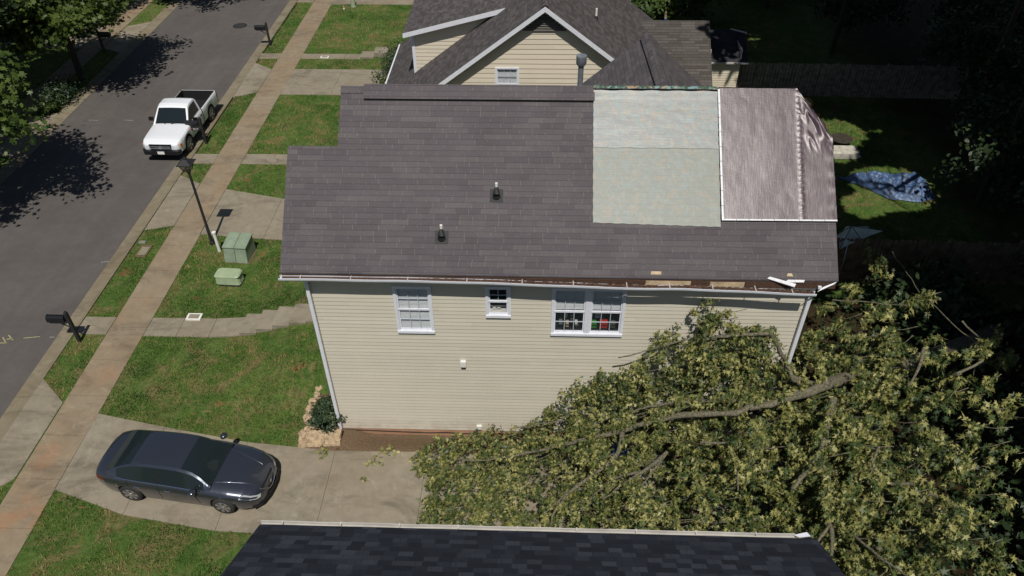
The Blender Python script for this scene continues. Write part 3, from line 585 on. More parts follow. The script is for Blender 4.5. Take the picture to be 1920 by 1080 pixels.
mb.box(-1.0, -.98, 14.4, 23, 0, 2.0); mb.box(12.68, 12.7, 14.4, 23, 0, 2.0); mb.box(-1, 12.7, 23, 23.02, 0, 2.0)
mb.build('wall', M['siding_nb'], NB, fixn=False)
for s in (-1, 1):
    xe = px0+s*7.26; P = Vector((px0, Yf-.03, pz0-.01)); Q = Vector((xe, Yf-.03, nz(xe)-.01)); d = Vector((0, 0, -.19)); t = Vector((0, .035, 0))
    MB().hull([P, Q, Q+d, P+d], [P+t, Q+t, Q+d+t, P+d+t]).build('rake_board', M['white'], NB)
mb = MB()
for k in range(7): z = pz0-.42-.09*k; hw = (pz0-.30-z)/ns*.92; mb.add([(px0-hw, 14.31, z), (px0+hw, 14.31, z), (px0+hw, 14.26, z-.06), (px0-hw, 14.26, z-.06)], [(0, 1, 2, 3)])
mb.build('gable_vent', M['room'], NB)
window(NB, 4.0, 4.82, 3.4, 4.68, 14.35, 3, (2, 2), 'full', .07)
MB().box(-1.49, -1.425, 14.0, 23.4, nz(-1.42)-.1, nz(-1.42)-.01).build('gutter', M['white'], NB)
p = PY(1112, 45, 17.5); x = 8.0
vb = MB().tube([(8.0, 17.0, nz(8.0)-.02), (8.0, 17.0, nz(8)+.12)], [.1, .05], 10).build('vent_boot', M['black'], NB); MB().tube([(8.0, 17.0, nz(8)+.1), (8.0, 17.0, nz(8)+.42)], .045, 8).build('pipe', M['pvc'], vb)
# shed dormer on its street slope
yd = 17.05; a = PY(755, 66, yd); b = PY(940, 20, yd); db = (b[2]-a[2])/(b[0]-a[0])
bx = b[0]+.15; bzz = a[2]+db*(bx-a[0])
MB().prism([(a[0], yd, a[2]+.08), (bx, yd, bzz+.08), (bx, 22.2, bzz+.08), (a[0], 22.2, a[2]+.08)], .075).build('dormer_roof', M['roof_nb'], NB)
P = Vector((a[0], yd-.03, a[2]+.07)); Q = Vector((bx, yd-.03, bzz+.07)); d = Vector((0, 0, -.19)); t = Vector((0, .035, 0))
MB().hull([P, Q, Q+d, P+d], [P+t, Q+t, Q+d+t, P+d+t]).build('rake_board', M['white'], NB)
wx = .23; yw = 17.4
fw_ = lambda x: a[2]+db*(x-a[0])
def xl(z): return max(wx, a[0]+(z-.0-a[2])/db)
def xr_(z): return px0-(pz0-z)/ns
mb = MB(); siding_wall(mb, xl, lambda z: max(xl(z)+.002, xr_(z)+.3), 3.0, 5.9, .17, (), .015, fr=lambda x, y, z: (x, y+yw, z)); mb.box(wx, wx+.02, yw+.02, 22, 3.0, fw_(wx)); mb.build('dormer_wall', M['siding_nb'], NB, fixn=False)
MB().box(wx-.04, wx+.09, yw-.04, yw+.04, 3.08, fw_(wx)-.0).build('corner_board', M['white'], NB)
# rear wing with its ridge across
MB().prism([(8.7, 21.3, 4.0), (13.66, 21.3, 4.0), (13.66, 18.3, 4.0-.74*3), (8.7, 18.3, 4.0-.74*3)], .1).prism([(8.7, 21.301, 4.0), (13.66, 21.301, 4.0), (13.66, 24.2, 1.85), (8.7, 24.2, 1.85)], .1).build('wing_roof', M['roof_nbx'], NB)
MB().hull([(13.4, 18.6, 1.75), (13.4, 21.3, 3.85), (13.4, 23.9, 1.8), (13.4, 23.9, 0), (13.4, 18.6, 0)], [(9, 18.6, 1.75), (9, 21.3, 3.85), (9, 23.9, 1.8), (9, 23.9, 0), (9, 18.6, 0)]).build('wing_wall', M['siding_nb'], NB)
# small outbuilding
SH = thing('garden_shed', 'small shed with dark shingled roof and cream wall beside the picket fence', 'shed', (0, 0, 0))
mb = MB(); siding_wall(mb, 13.95, 15.45, .0, 2.0, .12, (), .015, fr=lambda x, y, z: (x, y+21.2, z)); mb.box(13.95, 13.97, 21.22, 23.3, 0, 2.6); mb.box(15.43, 15.45, 21.22, 23.3, 0, 2.6); mb.build('wall', M['siding_nb'], SH, fixn=False)
MB().prism([(13.85, 21.0, 2.1), (15.75, 21.0, 2.1), (15.9, 22.9, 2.75), (15.2, 23.15, 2.85), (13.85, 23.1, 2.85)], .08).build('roof', M['roof_dark'], SH)
MB().box(13.85, 15.8, 20.93, 20.99, 2.03, 2.10).build('gutter', M['offwhite'], SH)
MB().prism([(15.2, 23.16, 2.88), (15.95, 22.9, 2.80), (15.95, 22.97, 2.8), (15.2, 23.24, 2.88)], .1).build('trim', M['offwhite'], SH)
# ------------------------------------------------------------------ vehicles
def ring(tab_fn, xs, n): return [[tab_fn(x, k) for k in range(n)] for x in xs]
def grid_faces(nr, nc, sel=None): return [(i*nc+k, i*nc+k+1, (i+1)*nc+k+1, (i+1)*nc+k) for i in range(nr-1) for k in range(nc-1) if sel is None or sel(i, k)]
def loft(name, mat, parent, xs, sec, sel=None, caps=True, both=True, smooth=35, label=None):
    """sec(x) -> list of (y,z) from the lower edge to the centre line; mirrored in y"""
    mb = MB(); secs = [sec(x) for x in xs]; nc = len(secs[0])
    for sg in ((1, -1) if both is True else (both,)):
        vs = [(x, sg*y, z) for x, s in zip(xs, secs) for y, z in s]; mb.add(vs, grid_faces(len(xs), nc, sel))
    me = bpy.data.meshes.new(name); bm = bmesh.new(); V = [bm.verts.new(v) for v in mb.v]
    for f in mb.f:
        try: bm.faces.new([V[i] for i in f])
        except ValueError: pass
    if caps:
        for idx in (0, len(xs)-1):
            r = [V[idx*nc+k] for k in range(nc)]; l = [V[len(xs)*nc+idx*nc+k] for k in range(nc-1, -1, -1)] if both is True else []
            try: bm.faces.new(r+l)
            except ValueError: pass
    bmesh.ops.remove_doubles(bm, verts=bm.verts, dist=.0005); bmesh.ops.delete(bm, geom=[v for v in bm.verts if not v.link_faces], context='VERTS')
    bmesh.ops.recalc_face_normals(bm, faces=bm.faces); bm.to_mesh(me); bm.free(); me.materials.append(mat)
    me.polygons.foreach_set('use_smooth', [True]*len(me.polygons)); me.set_sharp_from_angle(angle=rad(smooth))
    o = bpy.data.objects.new(name, me); scene.collection.objects.link(o); o.parent = parent
    if label: o['label'] = label
    return o
def wheel(parent, x, y, r, w, side, nsp=5, rimmat='rim'):
    q = MB().tube([(x, y-w/2, r), (x, y-w/2+.03, r), (x, y+w/2-.03, r), (x, y+w/2, r)], [r-.035, r, r, r-.035], 28); t = q.build('wheel', M['rubber'], parent, smooth=50)
    yo = y+side*(w/2+.002); rr = r*.68; mb = MB().tube([(x, yo-side*.05, r), (x, yo, r), (x, yo+side*.004, r)], [rr, rr, rr*.97], 28, cap=False)
    mb.tube([(x, yo-side*.03, r), (x, yo+side*.006, r)], [.055, .05], 12)
    for k in range(nsp*2):
        a = 2*math.pi*(k//2)/nsp+(.13 if k % 2 else -.13); c, s = math.cos(a), math.sin(a); px, pz = -s*.018, c*.018
        mb.hull([(x+c*.04+px, yo, r+s*.04+pz), (x+c*rr+px*1.4, yo, r+s*rr+pz*1.4), (x+c*rr-px*1.4, yo, r+s*rr-pz*1.4), (x+c*.04-px, yo, r+s*.04-pz)], [(x+c*.04+px, yo-side*.025, r+s*.04+pz), (x+c*rr+px*1.4, yo-side*.025, r+s*rr+pz*1.4), (x+c*rr-px*1.4, yo-side*.025, r+s*rr-pz*1.4), (x+c*.04-px, yo-side*.025, r+s*.04-pz)])
    mb.build('rim', M[rimmat], t); MB().tube([(x, yo-side*.055, r), (x, yo-side*.05, r)], rr*.96, 24).build('brake_disc', M['seam'], t)
def sedan(name, label, loc, rz, mat='sedan', scale=1.):
    C = thing(name, label, 'car', loc, rz); C.scale = (scale,)*3
    fa, ra, wr_ = 1.40, -1.38, .335
    W = [(-2.43, .60), (-2.40, .68), (-2.30, .78), (-2.05, .855), (-1.6, .895), (-1, .912), (1, .912), (1.6, .895), (1.95, .85), (2.2, .77), (2.34, .66), (2.42, .50), (2.45, .36)]
    BZ = [(-2.43, .80), (-2.3, .93), (-1.9, .985), (-1, .975), (0, .945), (1, .90), (1.6, .845), (2.0, .76), (2.3, .64), (2.45, .56)]
    CZ = [(-2.43, .86), (-2.38, 1.02), (-2.2, 1.07), (-1.8, 1.075), (-1.5, 1.08), (-1.4, .99), (.9, .99), (1.0, 1.02), (1.5, .975), (2.0, .87), (2.25, .76), (2.4, .66), (2.45, .60)]
    def zlow(x):
        z = interp(x, [(-2.43, .42), (-2.2, .28), (-1.9, .22), (2.0, .20), (2.3, .24), (2.45, .30)])
        for a in (fa, ra):
            if abs(x-a) < .385: z = max(z, .33+math.sqrt(.385**2-(x-a)**2))
        return z
    def sec(x):
        w, b, c, l = interp(x, W), interp(x, BZ), interp(x, CZ), zlow(x); mid = max(l+.01, lerp(.3, b, .45)); 
        return [(w*.93, l), (w*.965, lerp(l, mid, .4)), (w*1.0, mid), (w*1.0, lerp(mid, b, .55)), (w*.985, b-.045), (w*.95, b), (w*.86, lerp(b, c, .45)), (w*.62, lerp(b, c, .86)), (w*.3, lerp(b, c, .98)), (0, c)]
    xs = sorted({round(-2.43+.035*i, 3) for i in range(140)} | {2.45, 2.42, -2.40, -2.43})
    loft('body', M[mat], C, xs, sec)
    RT = [(-2.0, 1.07), (-1.75, 1.19), (-1.45, 1.31), (-1.1, 1.405), (-.7, 1.45), (-.2, 1.47), (.2, 1.455), (.5, 1.385), (.8, 1.24), (1.08, 1.04), (1.2, .99)]
    def gsec(x):
        zr2 = interp(x, RT); w = interp(x, W); zb = interp(x, BZ); k = max(.02, min(1, (zr2-zb)/.42)); wb = w*.935; wt = lerp(wb, .60, k**.8)
        return [(wb, zb-.01), (lerp(wb, wt, .88), lerp(zb, zr2, .84)), (wt-.03, lerp(zb, zr2, .955)), (wt*.8, zr2-.012), (wt*.4, zr2-.002), (0, zr2)]
    gx = [-1.98+.06*i for i in range(53)]
    top = lambda i, k: k >= 2
    def xc(i): return (gx[i]+gx[i+1])/2
    loft('roof', M[mat], C, gx, gsec, lambda i, k: (k == 1) or (k >= 2 and -1.2 < xc(i) < .32) or (k == 0 and (xc(i) < -1.62 or xc(i) > .98)), caps=False)
    loft('windshield', M['carglass'], C, gx, gsec, lambda i, k: k >= 2 and xc(i) > .32, caps=False); loft('rear_window', M['carglass'], C, gx, gsec, lambda i, k: k >= 2 and xc(i) < -1.2, caps=False)
    for sg in (1, -1):
        loft('side_window', M['carglass'], C, gx, gsec, lambda i, k: k == 0 and -1.62 < xc(i) < -.42, caps=False, both=sg)
        loft('side_window', M['carglass'], C, gx, gsec, lambda i, k: k == 0 and -.36 < xc(i) < .98, caps=False, both=sg)
        loft('door_pillar', M['blackm'], C, gx, gsec, lambda i, k: k == 0 and -.42 < xc(i) < -.36, caps=False, both=sg)
        # trim line, seams, handles, mirrors
        mb = MB().tube([(x, sg*(gsec(x)[0][0]+.004), gsec(x)[0][1]+.012) for x in [-1.65+.15*i for i in range(18)]], .015, 5); mb.build('chrome_strip', M['chrome'], C)
        for xq in (-1.30, -.39, .62):
            s = sec(xq); MB().tube([(xq+(.12 if xq == .62 else 0)*(1-j/5), sg*(y+.002), z) for j, (y, z) in enumerate(s[1:6])], .006, 4).build('door_seam', M['seam'], C)
        for xq in (-1.12, -.2): MB().tube([(xq, sg*.905, .80), (xq+.03, sg*.935, .805), (xq+.17, sg*.935, .805), (xq+.2, sg*.905, .80)], .014, 6).build('door_handle', M['chrome'], C)
        mm = MB(); mm.grid(lambda u, v: (.72+.13*math.cos(u*2*math.pi)*math.sin(v*math.pi)*.8, sg*(.99+.12*-math.cos(v*math.pi)), 1.0+.075*math.sin(u*2*math.pi)*math.sin(v*math.pi)), 14, 8); mm.build('mirror', M[mat], C, smooth=60)
        # lamps
        hs = [(2.02, 5), (2.16, 5), (2.30, 4), (2.39, 4)]
        def hl(u, v):
            x = lerp(1.92, 2.40, u); s = sec(x); p = Vector((x, s[4][0], s[4][1])); q = Vector((x, s[6][0], s[6][1])); t = lerp(.1, .95, v)*ss(u*3+.2); r = q.lerp(p, 1-t)+Vector((.006, .010, .006)); r.z -= .02*(1-v); return (r.x, sg*r.y, r.z)
        MB().grid(hl, 12, 4).build('headlight', M['lens'], C, smooth=60)
        MB().grid(lambda u, v: (lambda r: (r[0]-.02, r[1], r[2]-.035))(hl(u*.25, v*.5)), 4, 2).build('indicator', M['amber'], C)
        def tl(u, v):
            x = lerp(-2.40, -2.02, u); s = sec(x); p = Vector((x, s[3][0], s[3][1]+.02)); q = Vector((x, s[5][0], s[5][1])); r = p.lerp(q, v*.9)+Vector((-.008, .008, .0)); return (r.x, sg*r.y, r.z)
        MB().grid(tl, 8, 4).build('taillight', M['tail'], C, smooth=60)
        for xw in (fa, ra): wheel(C, xw, sg*.80, .325, .21, sg, 7)
        # bonnet crease
        MB().tube([(x, sg*lerp(.60, .34, (x-1.05)/1.1), interp(x, CZ)-.012) for x in [1.05+.1*i for i in range(12)]], .012, 6).build('bonnet_crease', M[mat], C, smooth=60)
    MB().box(-2.1, 2.1, -.72, .72, .2, .72).build('underbody', M['seam'], C)
    MB().tube([(1.04, y, 1.03-.02*abs(y)) for y in (-.7, -.4, 0, .4, .7)], .03, 6).build('cowl', M['seam'], C)
    # grille (dark V with chrome surround) and bumper intake
    MB().hull([(2.40, -.34, .68), (2.40, .34, .68), (2.475, .20, .42), (2.475, -.20, .42)], [(2.3, -.34, .68), (2.3, .34, .68), (2.35, .20, .42), (2.35, -.20, .42)]).build('grille', M['blackm'], C)
    MB().tube([(2.36, -.40, .70), (2.46, -.26, .56), (2.485, -.17, .44), (2.49, 0, .40), (2.485, .17, .44), (2.46, .26, .56), (2.36, .40, .70)], .018, 6).build('grille_surround', M['chrome'], C)
    MB().tube([(2.20, -.74, .27), (2.38, -.55, .27), (2.46, -.25, .27), (2.47, 0, .27), (2.46, .25, .27), (2.38, .55, .27), (2.20, .74, .27)], .05, 6).build('lower_intake', M['blackm'], C)
    MB().cyl((2.478, 0, .57), (1, 0, 0), .05, .05, .012, 16).build('badge', M['chrome'], C)
    return C
def pickup(name, label, loc, rz, scale=1.):
    C = thing(name, label, 'pickup truck', loc, rz); C.scale = (scale,)*3
    fa, ra = 1.42, -1.42
    W = [(-2.42, .83), (-2.36, .86), (1.7, .86), (2.1, .84), (2.28, .79), (2.36, .70), (2.38, .66)]
    BZ = [(-2.42, 1.04), (-.5, 1.04), (.7, 1.04), (1.0, 1.01), (2.1, .93), (2.30, .86), (2.38, .80)]
    def zlow(x):
        z = .42 if x < 2.2 else .45
        for a in (fa, ra):
            if abs(x-a) < .43: z = max(z, .38+math.sqrt(.43**2-(x-a)**2))
        return z
    def sec(x):
        w, b, l = interp(x, W), interp(x, BZ), zlow(x); c = b+interp(x, [(.6, .0), (1.0, .06), (1.9, .06), (2.38, .02)])
        return [(w*.97, l), (w, lerp(l, b, .35)), (w, lerp(l, b, .7)), (w*.985, b-.04), (w*.95, b), (w*.80, lerp(b, c, .6)), (w*.5, lerp(b, c, .95)), (0, c)]
    loft('body', M['truck'], C, [-.50+.036*i for i in range(81)], sec)
    def bsec(x):
        w, b, l = interp(x, W), interp(x, BZ), zlow(x); return [(w*.97, l), (w, lerp(l, b, .35)), (w, lerp(l, b, .7)), (w*.99, b-.03), (w*.965, b), (w*.90, b)]
    loft('bed_side', M['truck'], C, [-2.42+.036*i for i in range(53)], bsec, caps=False, both=1); loft('bed_side', M['truck'], C, [-2.42+.036*i for i in range(53)], bsec, caps=False, both=-1)
    q = MB(); q.box(-2.36, -.56, -.74, .74, .56, .58); q.box(-2.36, -.56, .74, .80, .56, 1.055); q.box(-2.36, -.56, -.80, -.74, .56, 1.055); q.box(-.56, -.52, -.80, .80, .56, 1.05); q.box(-2.40, -2.36, -.78, .78, .56, 1.05)
    q.box(-1.75, -1.1, .5, .74, .58, .78); q.box(-1.75, -1.1, -.74, -.5, .58, .78)
    for k in range(11): y = -.66+.132*k; q.box(-2.3, -.6, y-.02, y+.02, .58, .592)
    q.build('bed_liner', M['bedliner'], C); MB().box(-2.45, -2.40, -.80, .80, .50, 1.04).build('tailgate', M['truck'], C); MB().box(-2.60, -2.46, -.80, .80, .40, .52).build('rear_bumper', M['chrome'], C)
    RT = [(-.50, 1.55), (-.46, 1.63), (-.30, 1.68), (.15, 1.685), (.32, 1.64), (.42, 1.57), (.95, 1.06)]
    def gsec(x):
        zr2 = interp(x, RT); w = interp(x, W); zb = interp(x, BZ)-.01; k = max(.01, min(1, (zr2-zb)/.62)); wt = lerp(w*.93, .66, k)
        return [(w*.945, zb), (lerp(w*.945, wt, .1), lerp(zb, zr2, .1)), (lerp(w*.945, wt, .85), lerp(zb, zr2, .82)), (wt, lerp(zb, zr2, .94)), (wt*.9, zr2-.012), (wt*.5, zr2), (0, zr2+.005)]
    gx = [-.50+.0363*i for i in range(41)]; xc = lambda i: (gx[i]+gx[i+1])/2
    loft('cab_roof', M['truck'], C, gx, gsec, lambda i, k: k in (0, 2, 3) or (k == 1 and (xc(i) < -.36 or xc(i) > .84)) or (k > 3 and xc(i) < .40), caps=True)
    loft('windshield', M['carglass'], C, gx, gsec, lambda i, k: k > 3 and .40 < xc(i) < .93, caps=False)
    MB().add([(-.515, -.62, 1.12), (-.515, .62, 1.12), (-.515, .56, 1.5), (-.515, -.56, 1.5)], [(0, 1, 2, 3)]).build('rear_window', M['carglass'], C)
    for sg in (1, -1):
        loft('side_window', M['carglass'], C, gx, gsec, lambda i, k: k == 1 and -.36 < xc(i) < .84, caps=False, both=sg)
        mm = MB().box(.58, .66, min(sg*.90, sg*1.10), max(sg*.90, sg*1.10), 1.06, 1.22); mm.tube([(.68, sg*.84, 1.06), (.64, sg*.95, 1.12)], .02, 6); mm.build('mirror', M['blackm'], C)
        MB().hull([(2.37, sg*.50, .82), (2.30, sg*.79, .82), (2.30, sg*.80, .66), (2.395, sg*.50, .64)], [(2.28, sg*.48, .84), (2.2, sg*.78, .84), (2.2, sg*.78, .66), (2.3, sg*.48, .64)]).build('headlight', M['lens'], C)
        MB().box(2.14, 2.24, min(sg*.80, sg*.848), max(sg*.80, sg*.848), .67, .81).build('indicator', M['amber'], C)
        for xq in (-.47, .74): s = sec(xq); MB().tube([(xq, sg*(y+.002), z) for y, z in s[0:5]], .006, 4).build('door_seam', M['seam'], C)
        MB().box(-.36, -.2, min(sg*.862, sg*.885), max(sg*.862, sg*.885), .86, .90).build('door_handle', M['blackm'], C)
        for xw in (fa, ra): wheel(C, xw, sg*.75, .355, .22, sg, 5)
        MB().box(-2.43, -2.36, min(sg*.82, sg*.87), max(sg*.82, sg*.87), .7, 1.0).build('taillight', M['tail'], C)
        MB().tube([(.98, sg*.12-.1, 1.08), (.85, sg*.45-.05, 1.16)], .012, 5).build('wiper', M['seam'], C)
    MB().hull([(2.40, -.49, .84), (2.40, .49, .84), (2.42, .45, .60), (2.42, -.45, .60)], [(2.3, -.49, .84), (2.3, .49, .84), (2.3, .45, .60), (2.3, -.45, .60)]).build('grille', M['blackm'], C)
    for z in (.67, .75): MB().box(2.41, 2.432, -.44, .44, z-.012, z+.012).build('grille_bar', M['steel'], C)
    MB().cyl((2.42, 0, .715), (1, 0, 0), .075, .07, .02, 18).build('badge', M['steel'], C)
    MB().hull([(2.36, -.84, .60), (2.36, .84, .60), (2.36, .84, .40), (2.36, -.84, .40)], [(2.50, -.74, .57), (2.50, .74, .57), (2.50, .74, .40), (2.50, -.74, .40)]).build('front_bumper', M['blackm'], C)
    MB().box(2.30, 2.36, -.84, .84, .40, .60).build('bumper_bracket', M['blackm'], C)
    MB().box(2.50, 2.512, -.15, .15, .44, .57).build('licence_plate', M['pvc'], C)
    MB().box(-2.3, 2.2, -.70, .70, .30, .56).build('underbody', M['seam'], C)
    return C
sedan('sedan', 'dark blue-grey four-door sedan parked across the near driveway', (-3.67, -1.95, .022), rad(-7.2), scale=.94)
sedan('sedan', 'dark maroon car in the farthest driveway, only its lower edge in view', (-4.4, 35.9, .02), rad(0), 'maroon')
pickup('pickup_truck', 'white two-door pickup truck with black bed liner parked at the kerb', (-10.93, 17.30, -.06), rad(-90.5), 1.02)
# ------------------------------------------------------------------ street furniture
def lamp(x, y):
    t = thing('street_lamp', 'black lantern street lamp on a slim post beside the green utility boxes', 'street lamp', (x, y, tz(x, y)))
    MB().tube([(0, 0, 0), (0, 0, .12), (0, 0, .14), (0, 0, .9), (0, 0, .93), (0, 0, 3.2)], [.09, .085, .06, .057, .05, .045], 12).build('post', M['black'], t, smooth=40)
    MB().tube([(0, 0, 3.18), (0, 0, 3.24), (0, 0, 3.27)], [.05, .09, .10], 12).build('collar', M['black'], t)
    def sq(r, z): return [(r, r, z), (-r, r, z), (-r, -r, z), (r, -r, z)]
    MB().hull(sq(.20, 3.58), sq(.10, 3.28)).build('lantern_glass', M['lampglass'], t)
    mb = MB()
    for a, b in zip(sq(.205, 3.58), sq(.105, 3.27)): mb.tube([a, b], .014, 5)
    mb.build('lantern_frame', M['black'], t)
    MB().hull(sq(.07, 3.74), sq(.26, 3.58)).hull(sq(.265, 3.60), sq(.265, 3.575)).build('lantern_roof', M['black'], t)
    MB().tube([(0, 0, 3.73), (0, 0, 3.78), (0, 0, 3.80), (0, 0, 3.86)], [.05, .05, .025, .005], 8).build('finial', M['black'], t)
lamp(-6.78, 8.8)
def mailbox(x, y, label, sgn=-1, plate=None, rz=0):
    t = thing('mailbox', label, 'mailbox', (x, y, tz(x, y)), rz, 'black post-mounted mailboxes along the street')
    MB().box(-.05, .05, -.05, .05, -.05, 1.28).build('post', M['black'], t); MB().hull([(-.02, -.02, 1.36), (.02, -.02, 1.36), (.02, .02, 1.36), (-.02, .02, 1.36)], [(-.055, -.055, 1.28), (.055, -.055, 1.28), (.055, .055, 1.28), (-.055, .055, 1.28)]).build('post_cap', M['black'], t)
    MB().box(min(sgn*.06, sgn*.62), max(sgn*.06, sgn*.62), -.09, .09, .90, .95).build('arm', M['black'], t)
    x0, x1 = sgn*.1, sgn*.66; pr = [(-.1, .955), (-.1, 1.09)]+[(-.1*math.cos(a), 1.09+.09*math.sin(a)) for a in [math.pi*k/8 for k in range(1, 8)]]+[(.1, 1.09), (.1, .955)]
    MB().hull([(x0, a, b) for a, b in pr], [(x1, a, b) for a, b in pr]).build('box', M['blackm'], t, smooth=40)
    MB().hull([(x1, a*1.06, lerp(1.04, b, 1.06)) for a, b in pr], [(x1+sgn*.015, a*1.06, lerp(1.04, b, 1.06)) for a, b in pr]).build('door', M['black'], t)
    MB().tube([(0, 0, .62), (sgn*.42, 0, .90)], .022, 6).build('brace', M['black'], t)
    if plate:
        MB().box(min(sgn*.04, sgn*.5), max(sgn*.04, sgn*.5), -.112, -.104, .72, .90).build('number_plate', M['black'], t)
        cu_ = bpy.data.curves.new('plate_number', 'FONT'); cu_.body = plate; cu_.size = .13; cu_.extrude = .002; cu_.materials.append(M['pvc'])
        tmp = bpy.data.objects.new('tmp', cu_); scene.collection.objects.link(tmp); me = bpy.data.meshes.new_from_object(tmp.evaluated_get(bpy.context.evaluated_depsgraph_get())); bpy.data.objects.remove(tmp); me.materials.clear(); me.materials.append(M['pvc'])
        o = bpy.data.objects.new('plate_number', me); scene.collection.objects.link(o); o.parent = t; o.location = (-.38, -.118, .76); o.rotation_euler = (rad(90), 0, 0)
        MB().cyl((-.44, -.112, .83), (0, -1, 0), .025, .025, .01, 12).build('flag', M['red'], t)
mailbox(-9.38, 3.38, 'black mailbox on a black post at the kerb by the near front path')
mailbox(-9.6, 16.4, 'black mailbox with a number plate on the grass strip beside the white pickup', -1, '2217')
mailbox(-9.72, 27.6, 'black mailbox on the far grass strip beyond the white pickup')
mailbox(-18.9, 26.5, 'black mailbox in tree shade across the street', 1)
def gbox():
    t = thing('transformer_box', 'large green steel utility cabinet with sloped lid near the lamp post', 'utility cabinet', (-5.45, 8.05, tz(-5.45, 8.0)), rad(-4))
    MB().hull([(-.42, -.28, .62), (.42, -.28, .62), (.42, .45, .72), (-.42, .45, .72)], [(-.44, -.42, .02), (.44, -.42, .02), (.44, .45, .02), (-.44, .45, .02)]).build('cabinet', M['gbox'], t)
    MB().hull([(-.45, .48, .76), (.45, .48, .76), (.45, -.32, .64), (-.45, -.32, .64)], [(-.45, .48, .73), (.45, .48, .73), (.45, -.32, .61), (-.45, -.32, .61)]).build('lid', M['gbox'], t)
    MB().tube([(0, -.325, .645), (0, .1, .71), (0, .48, .765)], .008, 4).build('lid_seam', M['mulch'], t); MB().tube([(0, -.30, .6), (0, -.43, .04)], .008, 4).build('door_seam', M['mulch'], t)
    MB().box(-.46, .50, -.44, .47, -.1, .022).build('pad', M['mulch'], t)
gbox()
def pedestal():
    x, y = -5.35, 6.55; t = thing('utility_pedestal', 'low pale green ribbed utility pedestal on the front lawn', 'utility pedestal', (x, y, tz(x, y)), rad(-3))
    def rr(w, d, z, r=.1): return [(w-r+r*math.cos(a), d-r+r*math.sin(a), z) for a in (0, .8, 1.57)]+[(-w+r+r*math.cos(a), d-r+r*math.sin(a), z) for a in (1.57, 2.36, 3.14)]+[(-w+r+r*math.cos(a), -d+r+r*math.sin(a), z) for a in (3.14, 3.93, 4.71)]+[(w-r+r*math.cos(a), -d+r+r*math.sin(a), z) for a in (4.71, 5.5, 6.28)]
    mb = MB()
    for k in range(6): z = .08+.055*k; s = .46-.006*k; mb.hull(rr(s-.012, .24, z+.045), rr(s, .25, z)); mb.hull(rr(s-.03, .225, z+.055), rr(s-.03, .225, z+.045))
    mb.build('ribbed_body', M['gped'], t); MB().hull(rr(.42, .23, .46), rr(.46, .26, .41)).build('top', M['gped'], t, smooth=20); MB().hull(rr(.44, .24, .08), rr(.46, .26, -.05)).build('base', M['black'], t)
pedestal()
t = thing('marker_pipe', 'short white plastic pipe standing between the lamp post and the green cabinet', 'pipe', (-6.35, 8.35, tz(-6.3, 8.3)))
MB().tube([(0, 0, -.05), (0, 0, .85)], .06, 14).build('pipe', M['pvc'], t, smooth=40); MB().tube([(0, 0, .84), (0, 0, .90)], .075, 14).build('cap', M['pvc'], t, smooth=40)
p = G(663, 13); t = thing('green_utility_post', 'thick pale green post rising from the far lawn at the top of the view', 'post', (p[0], p[1], 0))
MB().tube([(0, 0, -.05), (0, 0, 1.1), (0, 0, 1.15)], [.15, .13, .08], 14).build('post', M['gped'], t, smooth=40); MB().tube([(0, 0, 0), (0, 0, .06)], .19, 14).build('base_ring', M['gbox'], t)
p = G(645, 17); t = thing('marker_stake', 'tiny cream marker stake in the far lawn left of the green post', 'stake', (p[0], p[1], 0))
MB().tube([(0, 0, -.05), (0, 0, .3)], [.045, .012], 8).build('stake', M['wood'], t); MB().box(-.05, .05, -.05, .05, 0, .05).build('foot', M['pvc'], t)
# ------------------------------------------------------------------ stones and shrub by the near corner
def stone(pos, sx_, sy_, sz_, label, seed):
    bm = bmesh.new(); bmesh.ops.create_icosphere(bm, subdivisions=3, radius=1)
    for v in bm.verts:
        n = mnoise.noise(v.co*1.6+Vector((seed*3.1, 0, 0)))*.35+mnoise.noise(v.co*4+Vector((seed, 0, 5)))*.1; c = v.co
        q = Vector([math.copysign(abs(t)**.6, t) for t in c]); v.co = Vector((q.x*sx_, q.y*sy_, q.z*sz_))*(1+n)*.85
    me = bpy.data.meshes.new('stone'); bm.to_mesh(me); bm.free(); me.materials.append(M['stone']); o = bpy.data.objects.new('retaining_stone', me); scene.collection.objects.link(o); o.location = pos; o.rotation_euler = (0, 0, seed*1.3)
    tag(o, label, 'stone', 'field stones edging the shrub bed')
SP = [((604, 703), 'pale edging stone at the top of the row, half behind the downspout'), ((601, 716), 'second edging stone from the top, in the bed edge by the downspout'), ((598, 729), 'third edging stone from the top in the bed edge'), ((595, 742), 'narrow edging stone where the bed edge bends'), ((586, 754), 'long slanting edging stone above the shrub'), ((580, 768), 'broad buff edging stone left of the shrub'), ((577, 784), 'tallest pale edging stone standing left of the shrub'), ((580, 803), 'round lichen-green stone at the lower left of the shrub'), ((568, 814), 'rounded grey stone at the bottom left corner of the bed')]
for i, (q, lb) in enumerate(SP):
    p = G(q[0], q[1], .28); z = tz(p[0], p[1]); stone((p[0], p[1], .2), .15, .13, .20, lb, i+1)
t = thing('stone_wall', 'low dry-stacked wall of layered tan slabs at the front of the shrub bed', 'stone wall', (0, 0, 0))
for j in range(4):
    for k in range(5):
        x = -.98+.235*k+.04*(j % 2)+random.uniform(-.02, .02); y = -.62+.045*j+.02*k; w_ = .12+random.uniform(-.01, .02)
        MB().hull([(x-w_, y-.1, .07+.07*j), (x+w_, y-.08, .075+.07*j+.02*random.random()), (x+w_*.9, y+.16, .075+.07*j), (x-w_*.9, y+.15, .07+.07*j)], [(x-w_*.95, y-.12-.02*random.random(), .01+.07*j), (x+w_*.97, y-.10, .012+.07*j), (x+w_, y+.16, .01+.07*j), (x-w_, y+.16, .01+.07*j)]).build('slab', M['stone'], t)
